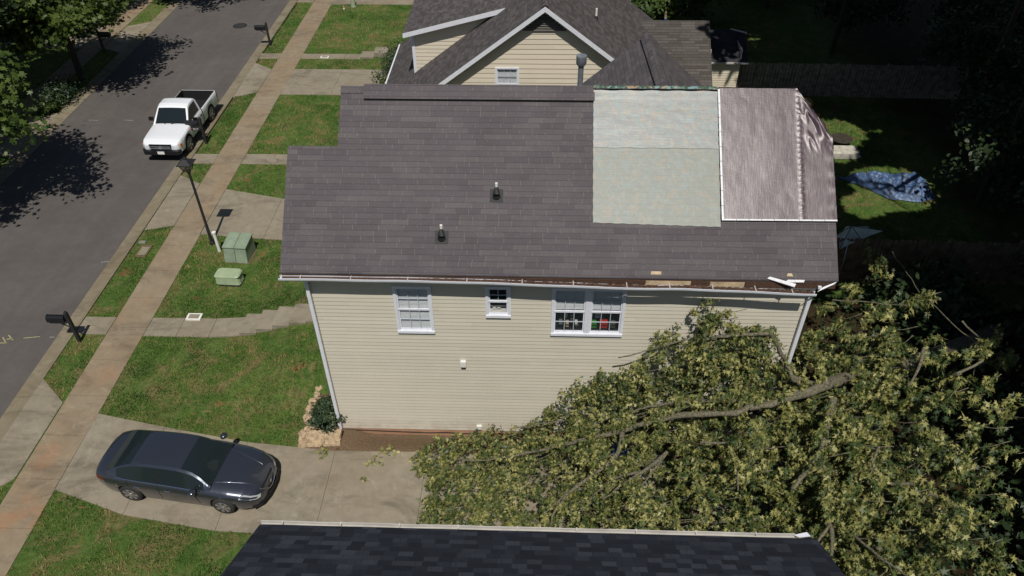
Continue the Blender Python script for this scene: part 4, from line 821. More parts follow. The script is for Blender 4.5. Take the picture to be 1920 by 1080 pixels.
MB().grid(lambda u, v: (lerp(-.9, .0, u), lerp(-.45, 2.0, v), .26+.02*math.sin(u*9)*math.cos(v*13)), 10, 14).build('mulch_bed', M['mulch'], kind='structure')
# ------------------------------------------------------------------ leaves
STAR = np.array([(0, -.55), (.05, -.28), (.36, -.36), (.14, -.08), (.50, .20), (.13, .13), (0, .68), (-.13, .13), (-.50, .20), (-.14, -.08), (-.36, -.36), (-.05, -.28)])
STAR3 = np.array([(0, -.5), (.35, -.25), (.22, .02), (.5, .25), (.12, .2), (0, .62), (-.12, .2), (-.5, .25), (-.22, .02), (-.35, -.25)])
OVAL = np.array([(0, -.5), (.28, -.15), (.24, .2), (0, .55), (-.24, .2), (-.28, -.15)]); RH = np.array([(0, -.5), (.36, 0), (0, .5), (-.36, 0)])
def leaves_mesh(name, C, nrm, size, mat, parent=None, shape=OVAL, rnd=None, droop=None, **kw):
    C = np.asarray(C, float); n = len(C); nrm = nrm/np.linalg.norm(nrm, axis=1, keepdims=True)
    r = RNG.normal(size=(n, 3)) if droop is None else droop+RNG.normal(size=(n, 3))*.35
    a = r-(r*nrm).sum(1, keepdims=True)*nrm; a /= np.linalg.norm(a, axis=1, keepdims=True)+1e-9; b = np.cross(a, nrm)
    k = len(shape); S = shape; V = C[:, None, :]+(b[:, None, :]*S[None, :, 0:1]+a[:, None, :]*S[None, :, 1:2])*size[:, None, None]
    V = V-nrm[:, None, :]*(np.abs(S[None, :, 0:1])*.25*size[:, None, None])     # slight fold
    me = bpy.data.meshes.new(name); me.vertices.add(n*k); me.vertices.foreach_set('co', V.reshape(-1)); me.loops.add(n*k); me.loops.foreach_set('vertex_index', np.arange(n*k, dtype=np.int32))
    me.polygons.add(n); me.polygons.foreach_set('loop_start', np.arange(0, n*k, k, dtype=np.int32)); me.update(calc_edges=True)
    at = me.attributes.new('rnd', 'FLOAT', 'FACE'); at.data.foreach_set('value', (RNG.random(n) if rnd is None else rnd).astype(np.float32))
    me.materials.append(mat); o = bpy.data.objects.new(name, me); scene.collection.objects.link(o)
    if parent is not None: o.parent = parent
    return tag(o, **kw)
GAPS = [((19.6, 18.0), 1.7, 0), ((18.9, 11.9), 1.1, 0), ((17.3, 29), 1.5, .1), ((21.6, 18.2), .45, 0), ((19.0, 16.1), 1.1, 0), ((15.5, 27.5), 1.2, .1), ((20.7, 13.3), 2.2, 0), ((16.9, 7.4), 1.5, .25), ((14.8, 22.3), 1.0, .4), ((18.8, 20.4), 1.0, .2)]  # crown leaves dropped along the sun line to light these ground spots
def gapmask(P):
    ok = np.ones(len(P), bool)
    for (gx_, gy_), r, kp in GAPS:
        t = P[:, 2]/TOSUN.z; ok &= ~(((P[:, 0]-TOSUN.x*t-gx_)**2+(P[:, 1]-TOSUN.y*t-gy_)**2) < r*r*(.7+.6*RNG.random(len(P)))) | (RNG.random(len(P)) < kp)
    return ok
def crown_pts(c, R, nclump, nleaf, clr=.6, shell=.55):
    d = RNG.normal(size=(nclump, 3)); d /= np.linalg.norm(d, axis=1, keepdims=True); r = shell+(1-shell)*RNG.random(nclump)[:, None]
    cc = np.array(c)+d*r*np.array(R)*(1+.18*RNG.normal(size=(nclump, 1))); idx = RNG.integers(0, nclump, nleaf); w_ = RNG.normal(size=(nleaf, 3))*clr*np.array([.55, .55, .38])
    P = cc[idx]+w_; nr = RNG.normal(size=(nleaf, 3))*.6+np.array([0, 0, .8])+d[idx]*.5
    return P, nr, cc, RNG.random(nclump)[idx]
def tree(label, base, c, R, ncl, nl, size, mat='leaf_green', name='tree', bark='darkbark', tr=.16, group=None, clr=.6, gaps=False, shape=OVAL, limbs=14):
    t = thing(name, label, 'tree', base, 0, group); b = np.array(base); P, nr, cc, rr = crown_pts(np.array(c)-b, R, ncl, nl, clr)
    if gaps: k = gapmask(P+b); P, nr, rr = P[k], nr[k], rr[k]
    top = np.array(c)-b; mb = MB(); z = top[2]
    mb.tube([(0, 0, -.1), (.04, .02, z*.35), tuple(top*.7+[.1, .05, 0]), tuple(top+[0, 0, R[2]*.3])], [tr*1.2, tr, tr*.75, tr*.25], 9)
    for q in cc[:limbs]:
        s = Vector(tuple(top*random.uniform(.45, .95))); e = Vector(tuple(q)); mid = s.lerp(e, .5)+Vector((0, 0, -.1*R[2])); mb.tube([s, mid, e], [tr*.4, tr*.25, tr*.08], 5)
    mb.build('trunk', M[bark], t, smooth=60)
    leaves_mesh('crown', P, nr, size*(.7+.6*RNG.random(len(P))), M[mat], t, shape, rnd=np.clip(rr*.7+.3*RNG.random(len(P)), 0, 1))
    return t
g = 'maple street trees across the road'
tree('leafy green street tree across the road, its trunk by the shaded far pavement', (-18.55, 23.0, 0), (-18.6, 22.6, 4.9), (3.5, 3.2, 2.4), 130, 20000, .24, group=g, shape=STAR3, clr=.75)
tree('street tree at the left edge throwing its shadow over the nearest asphalt', (-18.6, 11.0, 0), (-18.2, 11.0, 5.2), (3.9, 3.6, 2.4), 130, 15000, .25, group=g, shape=STAR3, clr=.8)
tree('farthest street tree, only its shadow and lowest leaves at the top edge', (-18.5, 34.6, 0), (-17.0, 34.6, 5.0), (4.4, 3.0, 2.4), 110, 12000, .25, group=g, shape=STAR3, clr=.8)
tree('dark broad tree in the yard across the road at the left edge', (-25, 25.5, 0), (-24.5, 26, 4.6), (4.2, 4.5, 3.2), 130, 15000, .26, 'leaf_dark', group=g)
tree('unseen dark yard tree added across the road, shading the pavement below the leafy green tree', (-24.5, 14, 0), (-22.6, 15.2, 6.2), (4.0, 4.6, 2.6), 120, 15000, .3, 'leaf_dark', group=g, clr=.8)  # crown kept out of view, added to shade the far pavement
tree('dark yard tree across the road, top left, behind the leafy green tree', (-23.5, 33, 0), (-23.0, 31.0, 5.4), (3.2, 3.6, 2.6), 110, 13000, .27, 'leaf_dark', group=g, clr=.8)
tree('unseen dark yard tree added across the road to shade the pavement at the left edge', (-22.5, 18.4, 0), (-21.2, 18.2, 5.6), (2.9, 3.0, 2.2), 90, 11000, .26, 'leaf_dark', group=g, clr=.7)  # another unseen crown, added for shade over kerb and strip
# wood to the east: unseen high crowns placed, and trunks leaned, for shade
wood = [(19.8, 4.4, 15.5, 4.3, 23.5, 12), (26.5, 1.5, 15, 4.5, 28, 8), (27.8, -6.5, 14.5, 4.5, 29, -4), (21.5, 11.5, 16, 4.6, 25.5, 18), (28.5, 9, 14.5, 4.8, 29, 15), (18.5, 19.0, 16, 4.4, 22.0, 27), (26, 18, 15, 5, 27, 24), (17.5, 27, 16.5, 4.0, 20, 34), (24.8, 26.5, 15.5, 5, 26, 32),
        (33.5, 15, 14, 5, 33.5, 17), (34, 24, 14, 5, 34, 25), (34, 4, 14, 5, 34, 5), (22, 35, 14, 5.5, 22, 38), (31.5, 34, 14, 5.5, 32, 35), (13.2, 33.5, 13, 4.4, 13.2, 38), (23.5, 5.5, 13.5, 3.6, 27.5, 10.5),
        (17.0, .8, 15.5, 2.4, 22.3, 5.0), (22.2, .2, 15.2, 3.3, 24.5, 2.0), (21.6, -9, 15, 3.3, 24.5, -8), (22.6, -14.5, 15, 3.5, 25, -14), (26, -9.5, 15, 3.8, 27.5, -9), (26, -14, 14.5, 4.5, 28, -14), (22.6, -4.2, 15.3, 2.9, 25.0, -3), (23.5, 16, 17.5, 4.5, 30, 19), (21, 24, 18, 4.5, 29.5, 28)]  # crowns in this row added out of view for the shade they cast
wl_ = ['tall dark tree behind the blue tarp lawn near the board fence', 'tall dark tree at the right edge of the view beside the board fence', 'tall dark tree beyond the lower right corner past the fallen crown', 'tall dark tree behind the middle of the shaded back lawn']
for i, (x, y, z, r, bx_, by_) in enumerate(wood):
    tree(wl_[i] if i < 4 else 'tall dark woodland tree, its unseen crown placed to shade the ground', (bx_, by_, 0), (x, y, z), (r, r, 2.6), 170, 12500, .60, 'leaf_dark', name='woodland_shade_tree', group='tall trees of the dark wood', gaps=True, clr=1.0, tr=.12, limbs=10)
und = [(24.6, 12.5, 2.6, 2.4, 'low dark tree on the right just above the end of the board fence'), (26.5, 16.5, 3, 2.8, 'low dark tree at the right edge level with the blue tarp'), (25.2, 8.5, 2.6, 2.0, 'low dark tree growing over the right end of the board fence'), (27.5, 21.5, 3, 3, 'low dark tree at the right edge beyond the picket fence'),
       (23.8, 30, 3, 3, 'low dark tree in the top right behind the picket fence'), (29, 27, 3.2, 3, 'low dark tree in the far top right corner'), (14.2, 31, 2.4, 2.2, 'leafy bush-like tree right of the striped pole'), (11.4, 28.6, 2.6, 2.3, 'green leafy tree peeping over the cream house rear roof'),
       (19, 35.5, 2.6, 3, 'low dark tree at the top edge beside the far fence'), (23.2, 4.4, 1.6, 1.7, 'low dark sapling below the board fence among the fallen branches'), (21.5, 0.2, 1.5, 2.4, 'dark low tree half under the right side of the fallen crown'), (30, 13, 4, 3, 'tallest understorey tree in the dark at the right edge'),
       (19.5, -4, 1.5, 2.4, 'dark low tree under the lower right end of the fallen crown'), (18.8, 4.6, 1.0, 1.6, 'dark leafy sapling between the umbrella and the fallen crown')]
for i, (x, y, z, r, lb) in enumerate(und):
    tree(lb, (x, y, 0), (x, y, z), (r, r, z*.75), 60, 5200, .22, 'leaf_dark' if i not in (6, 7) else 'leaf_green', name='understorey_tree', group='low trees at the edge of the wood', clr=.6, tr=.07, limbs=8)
def shrub(label, x, y, z0, rx, ry, rz2, n, size, mat, group=None):
    t = thing('shrub', label, 'shrub', (x, y, z0), 0, group); P, nr, cc, rr = crown_pts((0, 0, rz2*.75), (rx, ry, rz2), 40, n, .16*max(rx, ry)/.5, .3); P[:, 2] = np.abs(P[:, 2])
    mb = MB()
    for q in cc[:12]: mb.tube([(0, 0, 0), tuple(q*.6), tuple(q)], [.02, .012, .005], 5)
    mb.build('stem', M['darkbark'], t); leaves_mesh('foliage', P, nr, size*(.7+.6*RNG.random(n)), M[mat], t, OVAL, rnd=rr)
shrub('round dark green shrub in the stone-edged bed by the downspout', -.40, .12, .22, .40, .55, .42, 4500, .075, 'leaf_shrub')
shrub('dark shrub in shade on the grass strip across the road', -18.5, 20.6, 0, .8, 1.3, .6, 2600, .12, 'leaf_shrub', 'shrubs under the street trees')
shrub('sunlit green shrub at the kerb across the road', -18.3, 18.6+.6, 0, .5, .5, .35, 900, .11, 'leaf_green', 'shrubs under the street trees')
shrub('light green shrub at the corner of the cream house by the driveway', -1.75, 20.3, 0, .65, 1.0, .9, 4200, .10, 'leaf_green')
shrub('dark shrub along the front wall of the cream house', -1.9, 24.6, 0, .5, 2.0, .5, 3000, .10, 'leaf_shrub')
# ------------------------------------------------------------------ fallen tree
FT = thing('fallen_maple_tree', 'large fallen maple with wilting pale olive leaves lying against the beige house', 'fallen tree', (0, 0, 0))
HX = [(780, .35), (880, .7), (1000, 1.1), (1100, 1.7), (1200, 2.4), (1300, 2.9), (1420, 3.2), (1520, 3.4), (1650, 3.9), (1780, 4.5), (1920, 4.8)]
def surf(px, py, dz=0):
    z = interp(px, HX)*interp(py, [(470, .75), (600, 1), (980, 1), (1080, 1.)])+dz; p = G(px, py, z)
    if p[0] < 12.6 and p[1] > -.45: p = PY(px, py, -.45)
    return p
outline = [(782, 850), (800, 832), (862, 806), (935, 800), (985, 788), (1022, 762), (1055, 735), (1070, 712), (1100, 706), (1145, 690), (1165, 668), (1205, 655), (1240, 632), (1270, 628), (1300, 622), (1310, 585), (1325, 568), (1362, 570), (1372, 596), (1395, 612), (1420, 606), (1450, 620), (1462, 645), (1478, 690), (1500, 640), (1510, 585), (1540, 545), (1585, 530), (1612, 470), (1640, 466), (1668, 480), (1692, 520), (1740, 548), (1778, 600), (1820, 640), (1865, 612), (1900, 650), (1925, 700), (1925, 1090), (1440, 1090), (1200, 1090), (940, 1040), (850, 1000), (800, 960), (790, 900)]
def inpoly(x, y, poly):
    c = False; j = len(poly)-1
    for i in range(len(poly)):
        xi, yi = poly[i]; xj, yj = poly[j]
        if (yi > y) != (yj > y) and x < (xj-xi)*(y-yi)/(yj-yi)+xi: c = not c
        j = i
    return c
sprays = []
holes = [(1620, 560, 45), (1370, 920, 26), (1470, 610, 30), (1250, 655, 22), (1180, 735, 22), (1700, 780, 22), (1560, 640, 22), (1660, 940, 26), (1820, 760, 40), (1850, 900, 34), (1750, 500, 30), (1760, 680, 26), (1405, 940, 22), (1330, 990, 24), (1385, 655, 16), (1420, 700, 14), (1870, 1010, 40), (1540, 960, 20), (1225, 620, 10), (1900, 800, 30)]
tries = 0; nclump_ = 0
while nclump_ < 1150 and tries < 30000:
    tries += 1; x, y = random.uniform(775, 1930), random.uniform(462, 1092)
    if not inpoly(x, y, outline): continue
    dens = 1.
    for hx, hy, hr in holes:
        if (x-hx)**2+(y-hy)**2 < (hr*random.uniform(.7, 1.2))**2: dens = .04
    if x > 1700: dens *= interp(x, [(1700, .8), (1800, .5), (1920, .3)])
    if y < 690 and x > 1500: dens *= .6
    if random.random() > dens: continue
    nclump_ += 1
    depth = random.random()**1.3*interp(x, [(780, .3), (1000, .8), (1300, 1.7), (1900, 2.6)])
    nz2 = mnoise.fractal(Vector((x*.012, y*.012, 1.)), 1., 2., 3)
    c = surf(x, y, nz2*.7*interp(x, [(780, .3), (1100, 1)])); c = c+np.array([0, 0, -depth*.8]); c[2] = max(c[2], .1)
    if c[0] < 12.5 and c[1] > -.5: c[1] = -.3-.2*random.random()
    ax = Vector((random.gauss(-.35, .7), random.gauss(-.15, .6), -.45)).normalized(); L = random.uniform(.35, .75); ns1 = int(L*9)+1
    for j in range(ns1):
        t_ = (j/ns1-.4)*L; q = c+np.array(ax)*t_+RNG.normal(size=3)*.075*(1.25-j/ns1); q[2] = max(q[2]-.25*(t_/L)**2, .05)
        if q[0] < 12.5 and q[1] > -.18: q[1] = -.18-.1*random.random()
        sprays.append(q)
for lp in ([(1540, 716), (1440, 751), (1373, 750), (1260, 760)], [(1260, 775), (1167, 803), (1027, 836), (900, 858)], [(1560, 745), (1543, 820), (1532, 853), (1548, 905), (1553, 965)], [(1360, 628), (1444, 622), (1474, 680)]):
    for i in range(len(lp)-1):
        for k in range(int(math.hypot(lp[i+1][0]-lp[i][0], lp[i+1][1]-lp[i][1])/7)):
            if random.random() < .95:
                t_ = random.random(); q = surf(lerp(lp[i][0], lp[i+1][0], t_), lerp(lp[i][1], lp[i+1][1], t_)+random.uniform(-8, 5), .26)
                if q[0] < 12.5: q[1] = min(q[1], -.3)
                sprays.append(q+RNG.normal(size=3)*.05)
for cx_, cy_, sp_, k_ in ((1345, 588, 20, 26), (1325, 606, 18, 18), (1372, 622, 20, 20), (1300, 640, 20, 20), (1395, 662, 24, 26), (1425, 640, 18, 18), (1345, 660, 24, 26), (1265, 648, 20, 22), (1225, 672, 22, 24), (1180, 690, 20, 20), (1120, 722, 20, 20), (1445, 665, 14, 14), (1640, 480, 16, 14), (1655, 505, 16, 16)):
    for k in range(int(k_*.55)):
        q = np.array(surf(random.gauss(cx_, sp_*.8), random.gauss(cy_, sp_*.7), random.uniform(-.1, .2)))
        if q[0] < 12.6: q[1] = -.28-.3*random.random()
        sprays.append(q)
sprays = np.array(sprays)
per = 13; idx = np.repeat(np.arange(len(sprays)), per); ns_ = len(idx)
tw = RNG.normal(size=(len(sprays), 3)); tw[:, 2] = -.55-.35*RNG.random(len(sprays)); tw[:, 0] -= .5; tw /= np.linalg.norm(tw, axis=1, keepdims=True)
tt = RNG.random(ns_)[:, None]*.22-.05; P = sprays[idx]+tw[idx]*tt+RNG.normal(size=(ns_, 3))*.045
k = ~((P[:, 1] > -.07) & (P[:, 0] < 12.36) & (P[:, 1] < 6.4)) & (P[:, 2] > .02) & ~((P[:, 1] < ey+.25) & (P[:, 0] < 10.5) & (P[:, 2] < 6.3)); P = P[k]; ii = idx[k]
nr = RNG.normal(size=(len(P), 3))*.75+np.array([0, -.65, .6]); flip = RNG.random(len(P)) < (.22+.6*(RNG.random(len(sprays))[ii] < .25)); nr[flip] *= -1
inner = []
while len(inner) < 9000:
    x, y = random.uniform(800, 1930), random.uniform(500, 1092)
    if not inpoly(x, y, outline): continue
    p = surf(x, y, -.9*interp(x, [(780, .3), (1100, 1)])); p[2] = random.uniform(.05, max(.1, p[2])); 
    if p[0] < 12.7 and p[1] > -.25: continue
    inner.append(p)
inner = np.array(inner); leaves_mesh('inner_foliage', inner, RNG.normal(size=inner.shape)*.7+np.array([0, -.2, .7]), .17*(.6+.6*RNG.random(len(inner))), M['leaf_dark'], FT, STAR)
LONG = np.array([(0, -.5), (.07, -.2), (.30, -.22), (.12, .08), (.26, .34), (.07, .28), (0, .85), (-.07, .28), (-.26, .34), (-.12, .08), (-.30, -.22), (-.07, -.2)])
pnz = np.array([mnoise.noise(Vector((a_*1.3, b_*1.3, c_*1.3))) for a_, b_, c_ in P]); fsz = np.interp(P[:, 0], [8, 16], [.105, .150])*(.45+.9*RNG.random(len(P)))
frn = np.clip(.08+RNG.random(len(sprays))[ii]*.45+.45*RNG.random(len(P))+.35*pnz, 0, 1); fdr = tw[ii]*1.3+np.array([0, -.2, -.5]); sel = RNG.random(len(P)) < .45
leaves_mesh('foliage', P[sel], nr[sel], fsz[sel], M['leaf_fallen'], FT, STAR, rnd=frn[sel], droop=fdr[sel])
leaves_mesh('foliage', P[~sel], nr[~sel], fsz[~sel], M['leaf_fallen'], FT, LONG, rnd=frn[~sel], droop=fdr[~sel])
limbs = [([(1552, 713), (1520, 727), (1440, 751), (1403, 757)], .125, .09), ([(1403, 757), (1373, 745), (1330, 745), (1260, 751), (1215, 757), (1193, 764), (1173, 780)], .06, .02), ([(1403, 757), (1380, 770), (1300, 772), (1258, 776)], .075, .07),
         ([(1260, 775), (1193, 793), (1167, 803), (1093, 819), (1027, 836), (960, 851), (900, 858), (850, 858)], .075, .010),
         ([(1167, 803), (1160, 843), (1140, 866), (1093, 898), (1060, 922), (1037, 960), (1030, 985)], .07, .02), ([(1060, 922), (1020, 960)], .03, .01),
         ([(1250, 843), (1207, 878), (1165, 905), (1130, 930)], .05, .015), ([(1207, 878), (1150, 893), (1110, 925)], .035, .01), ([(1250, 843), (1180, 940)], .03, .01),
         ([(1560, 745), (1543, 820), (1532, 853), (1500, 890), (1483, 910)], .085, .035), ([(1532, 853), (1548, 905), (1553, 935), (1548, 985), (1530, 1010)], .06, .03), ([(1551, 965), (1560, 1000), (1557, 1035)], .05, .03),
         ([(1298, 640), (1340, 628), (1410, 622), (1444, 622)], .03, .045), ([(1444, 619), (1455, 645), (1474, 680), (1485, 705), (1500, 718)], .05, .06), ([(1160, 668), (1230, 650), (1290, 632)], .015, .02),
         ([(1645, 835), (1630, 880), (1625, 900)], .03, .02), ([(1672, 470), (1700, 510), (1722, 545)], .015, .015), ([(1800, 600), (1832, 628)], .03, .02), ([(1740, 560), (1790, 610), (1830, 640)], .02, .012),
         ([(1310, 825), (1365, 825), (1380, 860), (1383, 915)], .03, .02), ([(1560, 560), (1640, 565), (1700, 570)], .02, .01), ([(1730, 650), (1720, 690), (1700, 720)], .05, .02), ([(1790, 700), (1840, 672)], .04, .03),
         ([(1600, 1000), (1650, 1040), (1700, 1075)], .03, .02), ([(1480, 700), (1520, 715), (1545, 715)], .05, .08), ([(960, 800), (1010, 792), (1060, 785)], .015, .02), ([(1670, 902), (1710, 902)], .03, .03), ([(1740, 920), (1755, 925)], .03, .03)]
for pts, r0, r1 in limbs:
    dz = .12 if r0 > .06 or r1 > .06 else .10; pp = [surf(x, y, dz)-np.array([0, max(r0, r1)*.5+.05, 0]) for x, y in pts]; n = len(pp)
    fine = []; rs = []
    for i in range(n-1):
        for j in range(3): fine.append(tuple(pp[i]+(pp[i+1]-pp[i])*j/3+RNG.normal(size=3)*.012)); rs.append(lerp(r0, r1, (i+j/3)/(n-1))*random.uniform(.82, 1.2))
    fine.append(tuple(pp[-1])); rs.append(r1); MB().tube(fine, rs, 9).build('limb', M['bark'], FT, smooth=60)
MB().tube([tuple(surf(1548, 714, .05)-np.array([0, .1, 0])), tuple(surf(1600, 705, -.9)), (16.5, 1.5, 1.6), (19.0, 2.9, 1.2), (21.0, 4.4, .4)], [.15, .17, .2, .25, .3], 12).build('trunk', M['bark'], FT, smooth=60)
# fine twigs joining sprays to the nearest limb directions
mb = MB()
for i in range(0, len(sprays), 6):
    p = Vector(tuple(sprays[i])); d = Vector(tuple(-tw[i])); q = p+Vector((d.x*.7+.45, d.y*.4, .05+.3*d.z))*random.uniform(.25, .7)
    if q.y > -.12 and q.x < 12.5: q.y = -.15
    mb.tube([tuple(p), tuple(p.lerp(q, .5)+Vector((0, 0, -.05))), tuple(q)], [.004, .007, .012], 4)
tag(mb.build('twigs', M['bark'], FT), kind='stuff')
# branch scraps on the driveway
for px_, py_, lb in ((706, 866, 'small torn maple sprig on the driveway left of the fallen crown'), (734, 848, 'maple sprig at the mulch edge near the fallen crown'), (683, 901, 'single green leaf lying in the middle of the driveway'), (607, 852, 'few leaves at the mulch edge near the stone wall'), (780, 864, 'leaf sprig touching the tip of the fallen crown')):
    p = G(px_, py_); n = 5 if 'single' in lb else 20; sp = .04 if n == 5 else .13; Q = np.array([p[0], p[1], .05])+RNG.normal(size=(n, 3))*np.array([sp, sp, .015]); Q[:, 2] = np.abs(Q[:, 2]-.03)+.035
    o = thing('leaf_sprig', lb, 'leaf sprig', (p[0], p[1], .02)); Q -= np.array([p[0], p[1], .02]); leaves_mesh('leaves', Q, RNG.normal(size=(n, 3))*.4+np.array([0, 0, 1]), .13*(.7+.5*RNG.random(n)), M['leaf_fallen'], o, STAR); MB().tube([(-.15, .02, .015), (.02, 0, .02), (.18, -.04, .015)], .005, 4).build('twig', M['bark'], o)
# ------------------------------------------------------------------ fences and yard things
def fence(name, label, x0, y0, x1, y1, h=1.83, mat='fence'):
    L = math.hypot(x1-x0, y1-y0); t = thing(name, label, 'fence', (x0, y0, 0), math.atan2(y1-y0, x1-x0)); mb = MB(); x = 0
    while x < L:
        hh = h+random.uniform(-.03, .03); w_ = .135; lean = random.uniform(-.02, .02); mb.hull([(x+lean, -.01, hh-.05), (x+lean+.03, -.01, hh), (x+w_-.03+lean, -.01, hh), (x+w_+lean, -.01, hh-.05), (x+w_, -.01, .03), (x, -.01, .03)], [(x+lean, .012, hh-.05), (x+lean+.03, .012, hh), (x+w_-.03+lean, .012, hh), (x+w_+lean, .012, hh-.05), (x+w_, .012, .03), (x, .012, .03)]); x += .165
    mb.build('pickets', M[mat], t)
    for z in (.35, 1.5): MB().box(0, L, .014, .05, z, z+.09).build('rail', M[mat], t)
    k = 0
    while k <= L: MB().box(k-.045, k+.045, .052, .14, 0, h+.02).build('post', M[mat], t); k += 2.4
fence('picket_fence', 'weathered wooden picket fence running right from the small shed', 15.6, 21.8, 26.5, 21.5, 1.75, 'greywood')
fence('privacy_fence', 'tall brown board fence behind the house between patio umbrella and blue tarp', 12.7, 7.3, 26, 7.0)
fence('privacy_fence', 'short stretch of lit brown fence at the top of the view', 18.0, 36.5, 24, 36.0, 1.8, 'greywood')
def stack(name, label, x, y, z0, L, w_, n, mat, rz=0, th=.05):
    t = thing(name, label, 'lumber stack', (x, y, z0), rz)
    for j in range(n):
        for k in range(4): MB().box(random.uniform(-.06, 0), L+random.uniform(-.08, .05), k*w_/4+.005, (k+1)*w_/4-.01+.004*j, j*(th+.004), j*(th+.004)+th).build('plank', M[mat], t)
M['palewood'] = plain('pale_weathered_wood', (.44, .42, .36), .8, var=.35, sc=6)
stack('lumber_stack', 'pile of pale weathered planks on the lawn right of the brown tarp', 18.2, 15.6, .02, 1.75, .75, 4, 'palewood', 0, .06)
stack('lumber_stack', 'orange-brown lumber stacked behind the top corner of the brown tarp', 18.1, 20.6, .02, 1.15, .6, 3, 'wood_orange', 0, .06)
stack('lumber_stack', 'lower orange-brown board pile in front of the stacked lumber', 18.2, 19.4, .02, 1.1, .35, 1, 'wood_orange', 0, .08)
p = G(1575, 270); t = thing('fire_pit', 'round brown metal bowl on the grass next to the pale planks', 'fire pit', (p[0], p[1], 0)); MB().tube([(0, 0, .05), (0, 0, .12), (0, 0, .30), (0, 0, .33), (0, 0, .30), (0, 0, .12)], [.15, .35, .5, .52, .47, .3], 20).build('bowl', M['darkbark'], t, smooth=40); MB().tube([(0, 0, 0), (0, 0, .08)], [.25, .2], 12).build('base', M['darkbark'], t)
t = thing('blue_tarp', 'crumpled blue tarp heaped on the shaded grass behind the house', 'tarp', (20.35, 13.25, 0))
def bl(u, v):
    x = lerp(-1.8, 1.75, u); w_ = interp(u, [(0, .06), (.25, .35), (.42, .95), (.8, 1.15), (1, .8)]); y = lerp(-w_, w_*.9, v)+interp(u, [(0, .75), (.5, .1), (1, .1)]); e = math.sin(math.pi*v)*ss(u*4)*ss((1-u)*6+.1)
    n1 = mnoise.fractal(Vector((x*2.2, y*2.2, 2)), 1, 2, 4); r1 = abs(math.sin(x*7+y*4+n1*5))+.6*abs(math.sin(x*3-y*9+n1*6))
    return (x+.05*n1, y+.06*n1, .03+e*(.36+.24*n1)+.085*r1*min(1, e+.25))
MB().grid(bl, 90, 60).build('sheet', M['bluetarp'], t, smooth=80)
def umbrella():
    t = thing('patio_umbrella', 'pale green patio umbrella slumped against the board fence by the house corner', 'patio umbrella', (16.3, 6.7, 0)); o = np.array([16.3, 6.7, 0])
    T = Vector(G(1597, 424, 2.15)-o); rim = [Vector(G(x, y, z)-o) for x, y, z in ((1656, 433, 1.95), (1615, 451, 1.72), (1574, 468, 1.55), (1566, 442, 1.7), (1588, 424, 1.95), (1625, 424, 2.02))]; n = 6
    mb = MB(); mb.add([T]+rim+[p.lerp(q, .5).lerp(T, .12)+Vector((0, 0, -.05)) for p, q in zip(rim, rim[1:]+rim[:1])], [(0, k+1, k+1+n) for k in range(n)]+[(0, k+1+n, (k+1) % n+1) for k in range(n)]); mb.build('canopy', M['umb'], t)
    for p in rim: MB().tube([tuple(T+Vector((0, 0, .012))), tuple(p+Vector((0, 0, .014)))], .012, 5).build('rib', M['seam'], t)
    MB().tube([(0, .1, 0), (0, .1, 1.2), tuple(T)], .022, 8).build('pole', M['steel'], t); MB().tube([(0, .1, 0), (0, .1, .08)], .24, 16).build('base', M['seam'], t)
umbrella()
t = thing('blue_bin', 'blue plastic bin glimpsed beneath the fallen branches by the house wall', 'bin', (8.1, -.62, 0)); MB().hull([(-.3, -.3, 1.0), (.3, -.3, 1.0), (.3, .28, 1.0), (-.3, .28, 1.0)], [(-.24, -.24, 0), (.24, -.24, 0), (.24, .22, 0), (-.24, .22, 0)]).build('body', M['blueitem'], t); MB().hull([(-.28, -.28, 1.07), (.28, -.28, 1.07), (.28, .26, 1.07), (-.28, .26, 1.07)], [(-.33, -.33, 1.0), (.33, -.33, 1.0), (.33, .31, 1.0), (-.33, .31, 1.0)]).build('lid', M['steel'], t)
p = G(1243, 38); t = thing('striped_pole', 'slim upright pole with yellow and blue bands behind the rear wing roof', 'pole', (p[0]-.6, 27.5, 0)); MB().tube([(0, 0, 0), (0, 0, 2.2)], .07, 8).build('pole', M['wood'], t); MB().tube([(0, 0, 1.55), (0, 0, 1.75)], .075, 8).build('band', M['blueitem'], t); MB().tube([(0, 0, 1.85), (0, 0, 2.2)], .074, 8).build('band', M['paint_y'], t)
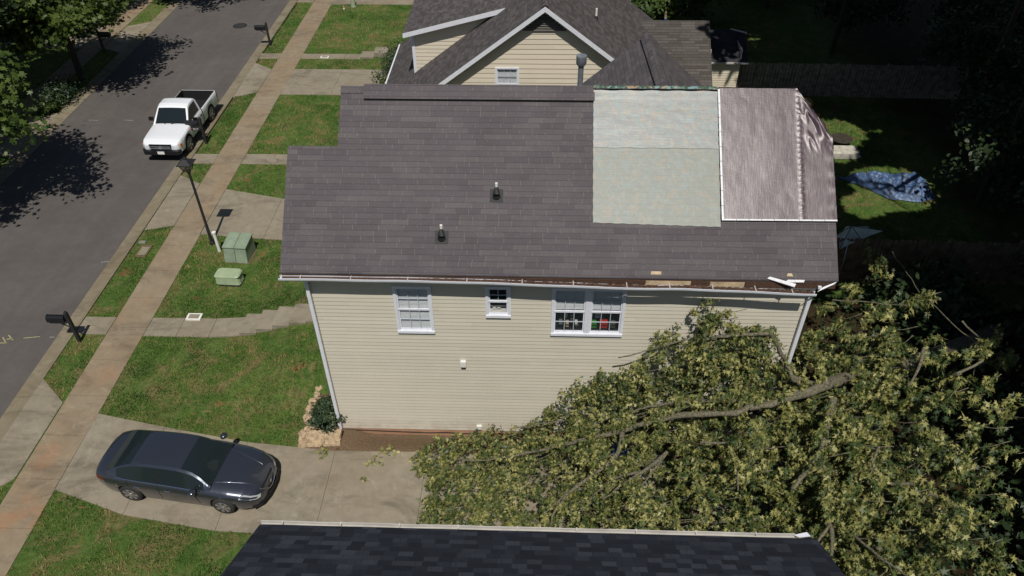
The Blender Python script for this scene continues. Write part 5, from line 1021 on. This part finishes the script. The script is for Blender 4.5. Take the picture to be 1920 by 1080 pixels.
# ------------------------------------------------------------------ grass blades
def scatter(regions, dens, hgt, wd):
    P = []; polys = [np.array(p) for p in EXCL]
    for x0, x1, y0, y1, dm in regions:
        n = int((x1-x0)*(y1-y0)*dens*dm); q = np.stack([RNG.uniform(x0, x1, n), RNG.uniform(y0, y1, n)], 1); ok = np.ones(n, bool); qj = q+RNG.normal(size=q.shape)*.025
        for p in polys:
            if p[:, 0].max() < x0 or p[:, 0].min() > x1 or p[:, 1].max() < y0 or p[:, 1].min() > y1: continue
            ins = np.ones(n, bool); a2 = np.roll(p, -1, 0); area = ((p[:, 0]*a2[:, 1]-a2[:, 0]*p[:, 1]).sum())
            for a, b in zip(p, a2): ins &= ((b[0]-a[0])*(qj[:, 1]-a[1])-(b[1]-a[1])*(qj[:, 0]-a[0]))*(1 if area > 0 else -1) > -.0
            ok &= ~ins
        P.append(q[ok])
    P = np.concatenate(P); keep = np.array([mnoise.fractal(Vector((x*.9, y*.9, 0)), 1., 2., 4)+.75*random.random() for x, y in P]) > .16; P = P[keep]
    n = len(P); z = np.array([tz(x, y) for x, y in P]); pn = np.array([mnoise.noise(Vector((x*.7, y*.7, 4))) for x, y in P]); pn2 = np.array([mnoise.noise(Vector((x*2.5, y*2.5, 8))) for x, y in P])
    pn3 = np.array([mnoise.noise(Vector((x*.28, y*.28, 14))) for x, y in P])
    a = RNG.random(n)*6.283; h = hgt*(.5+.9*RNG.random(n))*(1+.5*pn2); le = h*.9*RNG.random(n); th = RNG.random(n)*6.283
    base = np.stack([P[:, 0], P[:, 1], z], 1); dx = np.stack([np.cos(a), np.sin(a), 0*a], 1)*wd; tip = base+np.stack([np.cos(th)*le, np.sin(th)*le, h], 1)
    V = np.stack([base-dx, base+dx, tip], 1); me = bpy.data.meshes.new('grass'); me.vertices.add(n*3); me.vertices.foreach_set('co', V.reshape(-1)); me.loops.add(n*3); me.loops.foreach_set('vertex_index', np.arange(n*3, dtype=np.int32)); me.polygons.add(n); me.polygons.foreach_set('loop_start', np.arange(0, n*3, 3, dtype=np.int32)); me.update(calc_edges=True)
    at = me.attributes.new('rnd', 'FLOAT', 'FACE'); at.data.foreach_set('value', np.clip(.46+.85*pn+.65*pn2+.5*pn3+.18*RNG.normal(size=n), 0, 1).astype(np.float32)); me.materials.append(M['blade'])
    o = bpy.data.objects.new('grass', me); scene.collection.objects.link(o); tag(o, 'short green lawn grass between the paths and driveways', 'grass', kind='stuff')
scatter([(-9.72, -8.67, -7, 26, 1.2), (-7.4, 0, -7, -2.2, 1.2), (-7.4, 0, -.9, 9.6, 1.2), (-7.45, 1, 11.8, 21.4, .8), (-7.5, -1.6, 24.4, 34.2, .6), (-9.9, -8.7, 25, 35, .6), (-30, -20.4, 19, 45, .15), (-19.1, -18, 19, 45, .3), (14, 22, 8, 21, .5), (12.8, 18, 26, 32, .3)], 560, .075, .012)
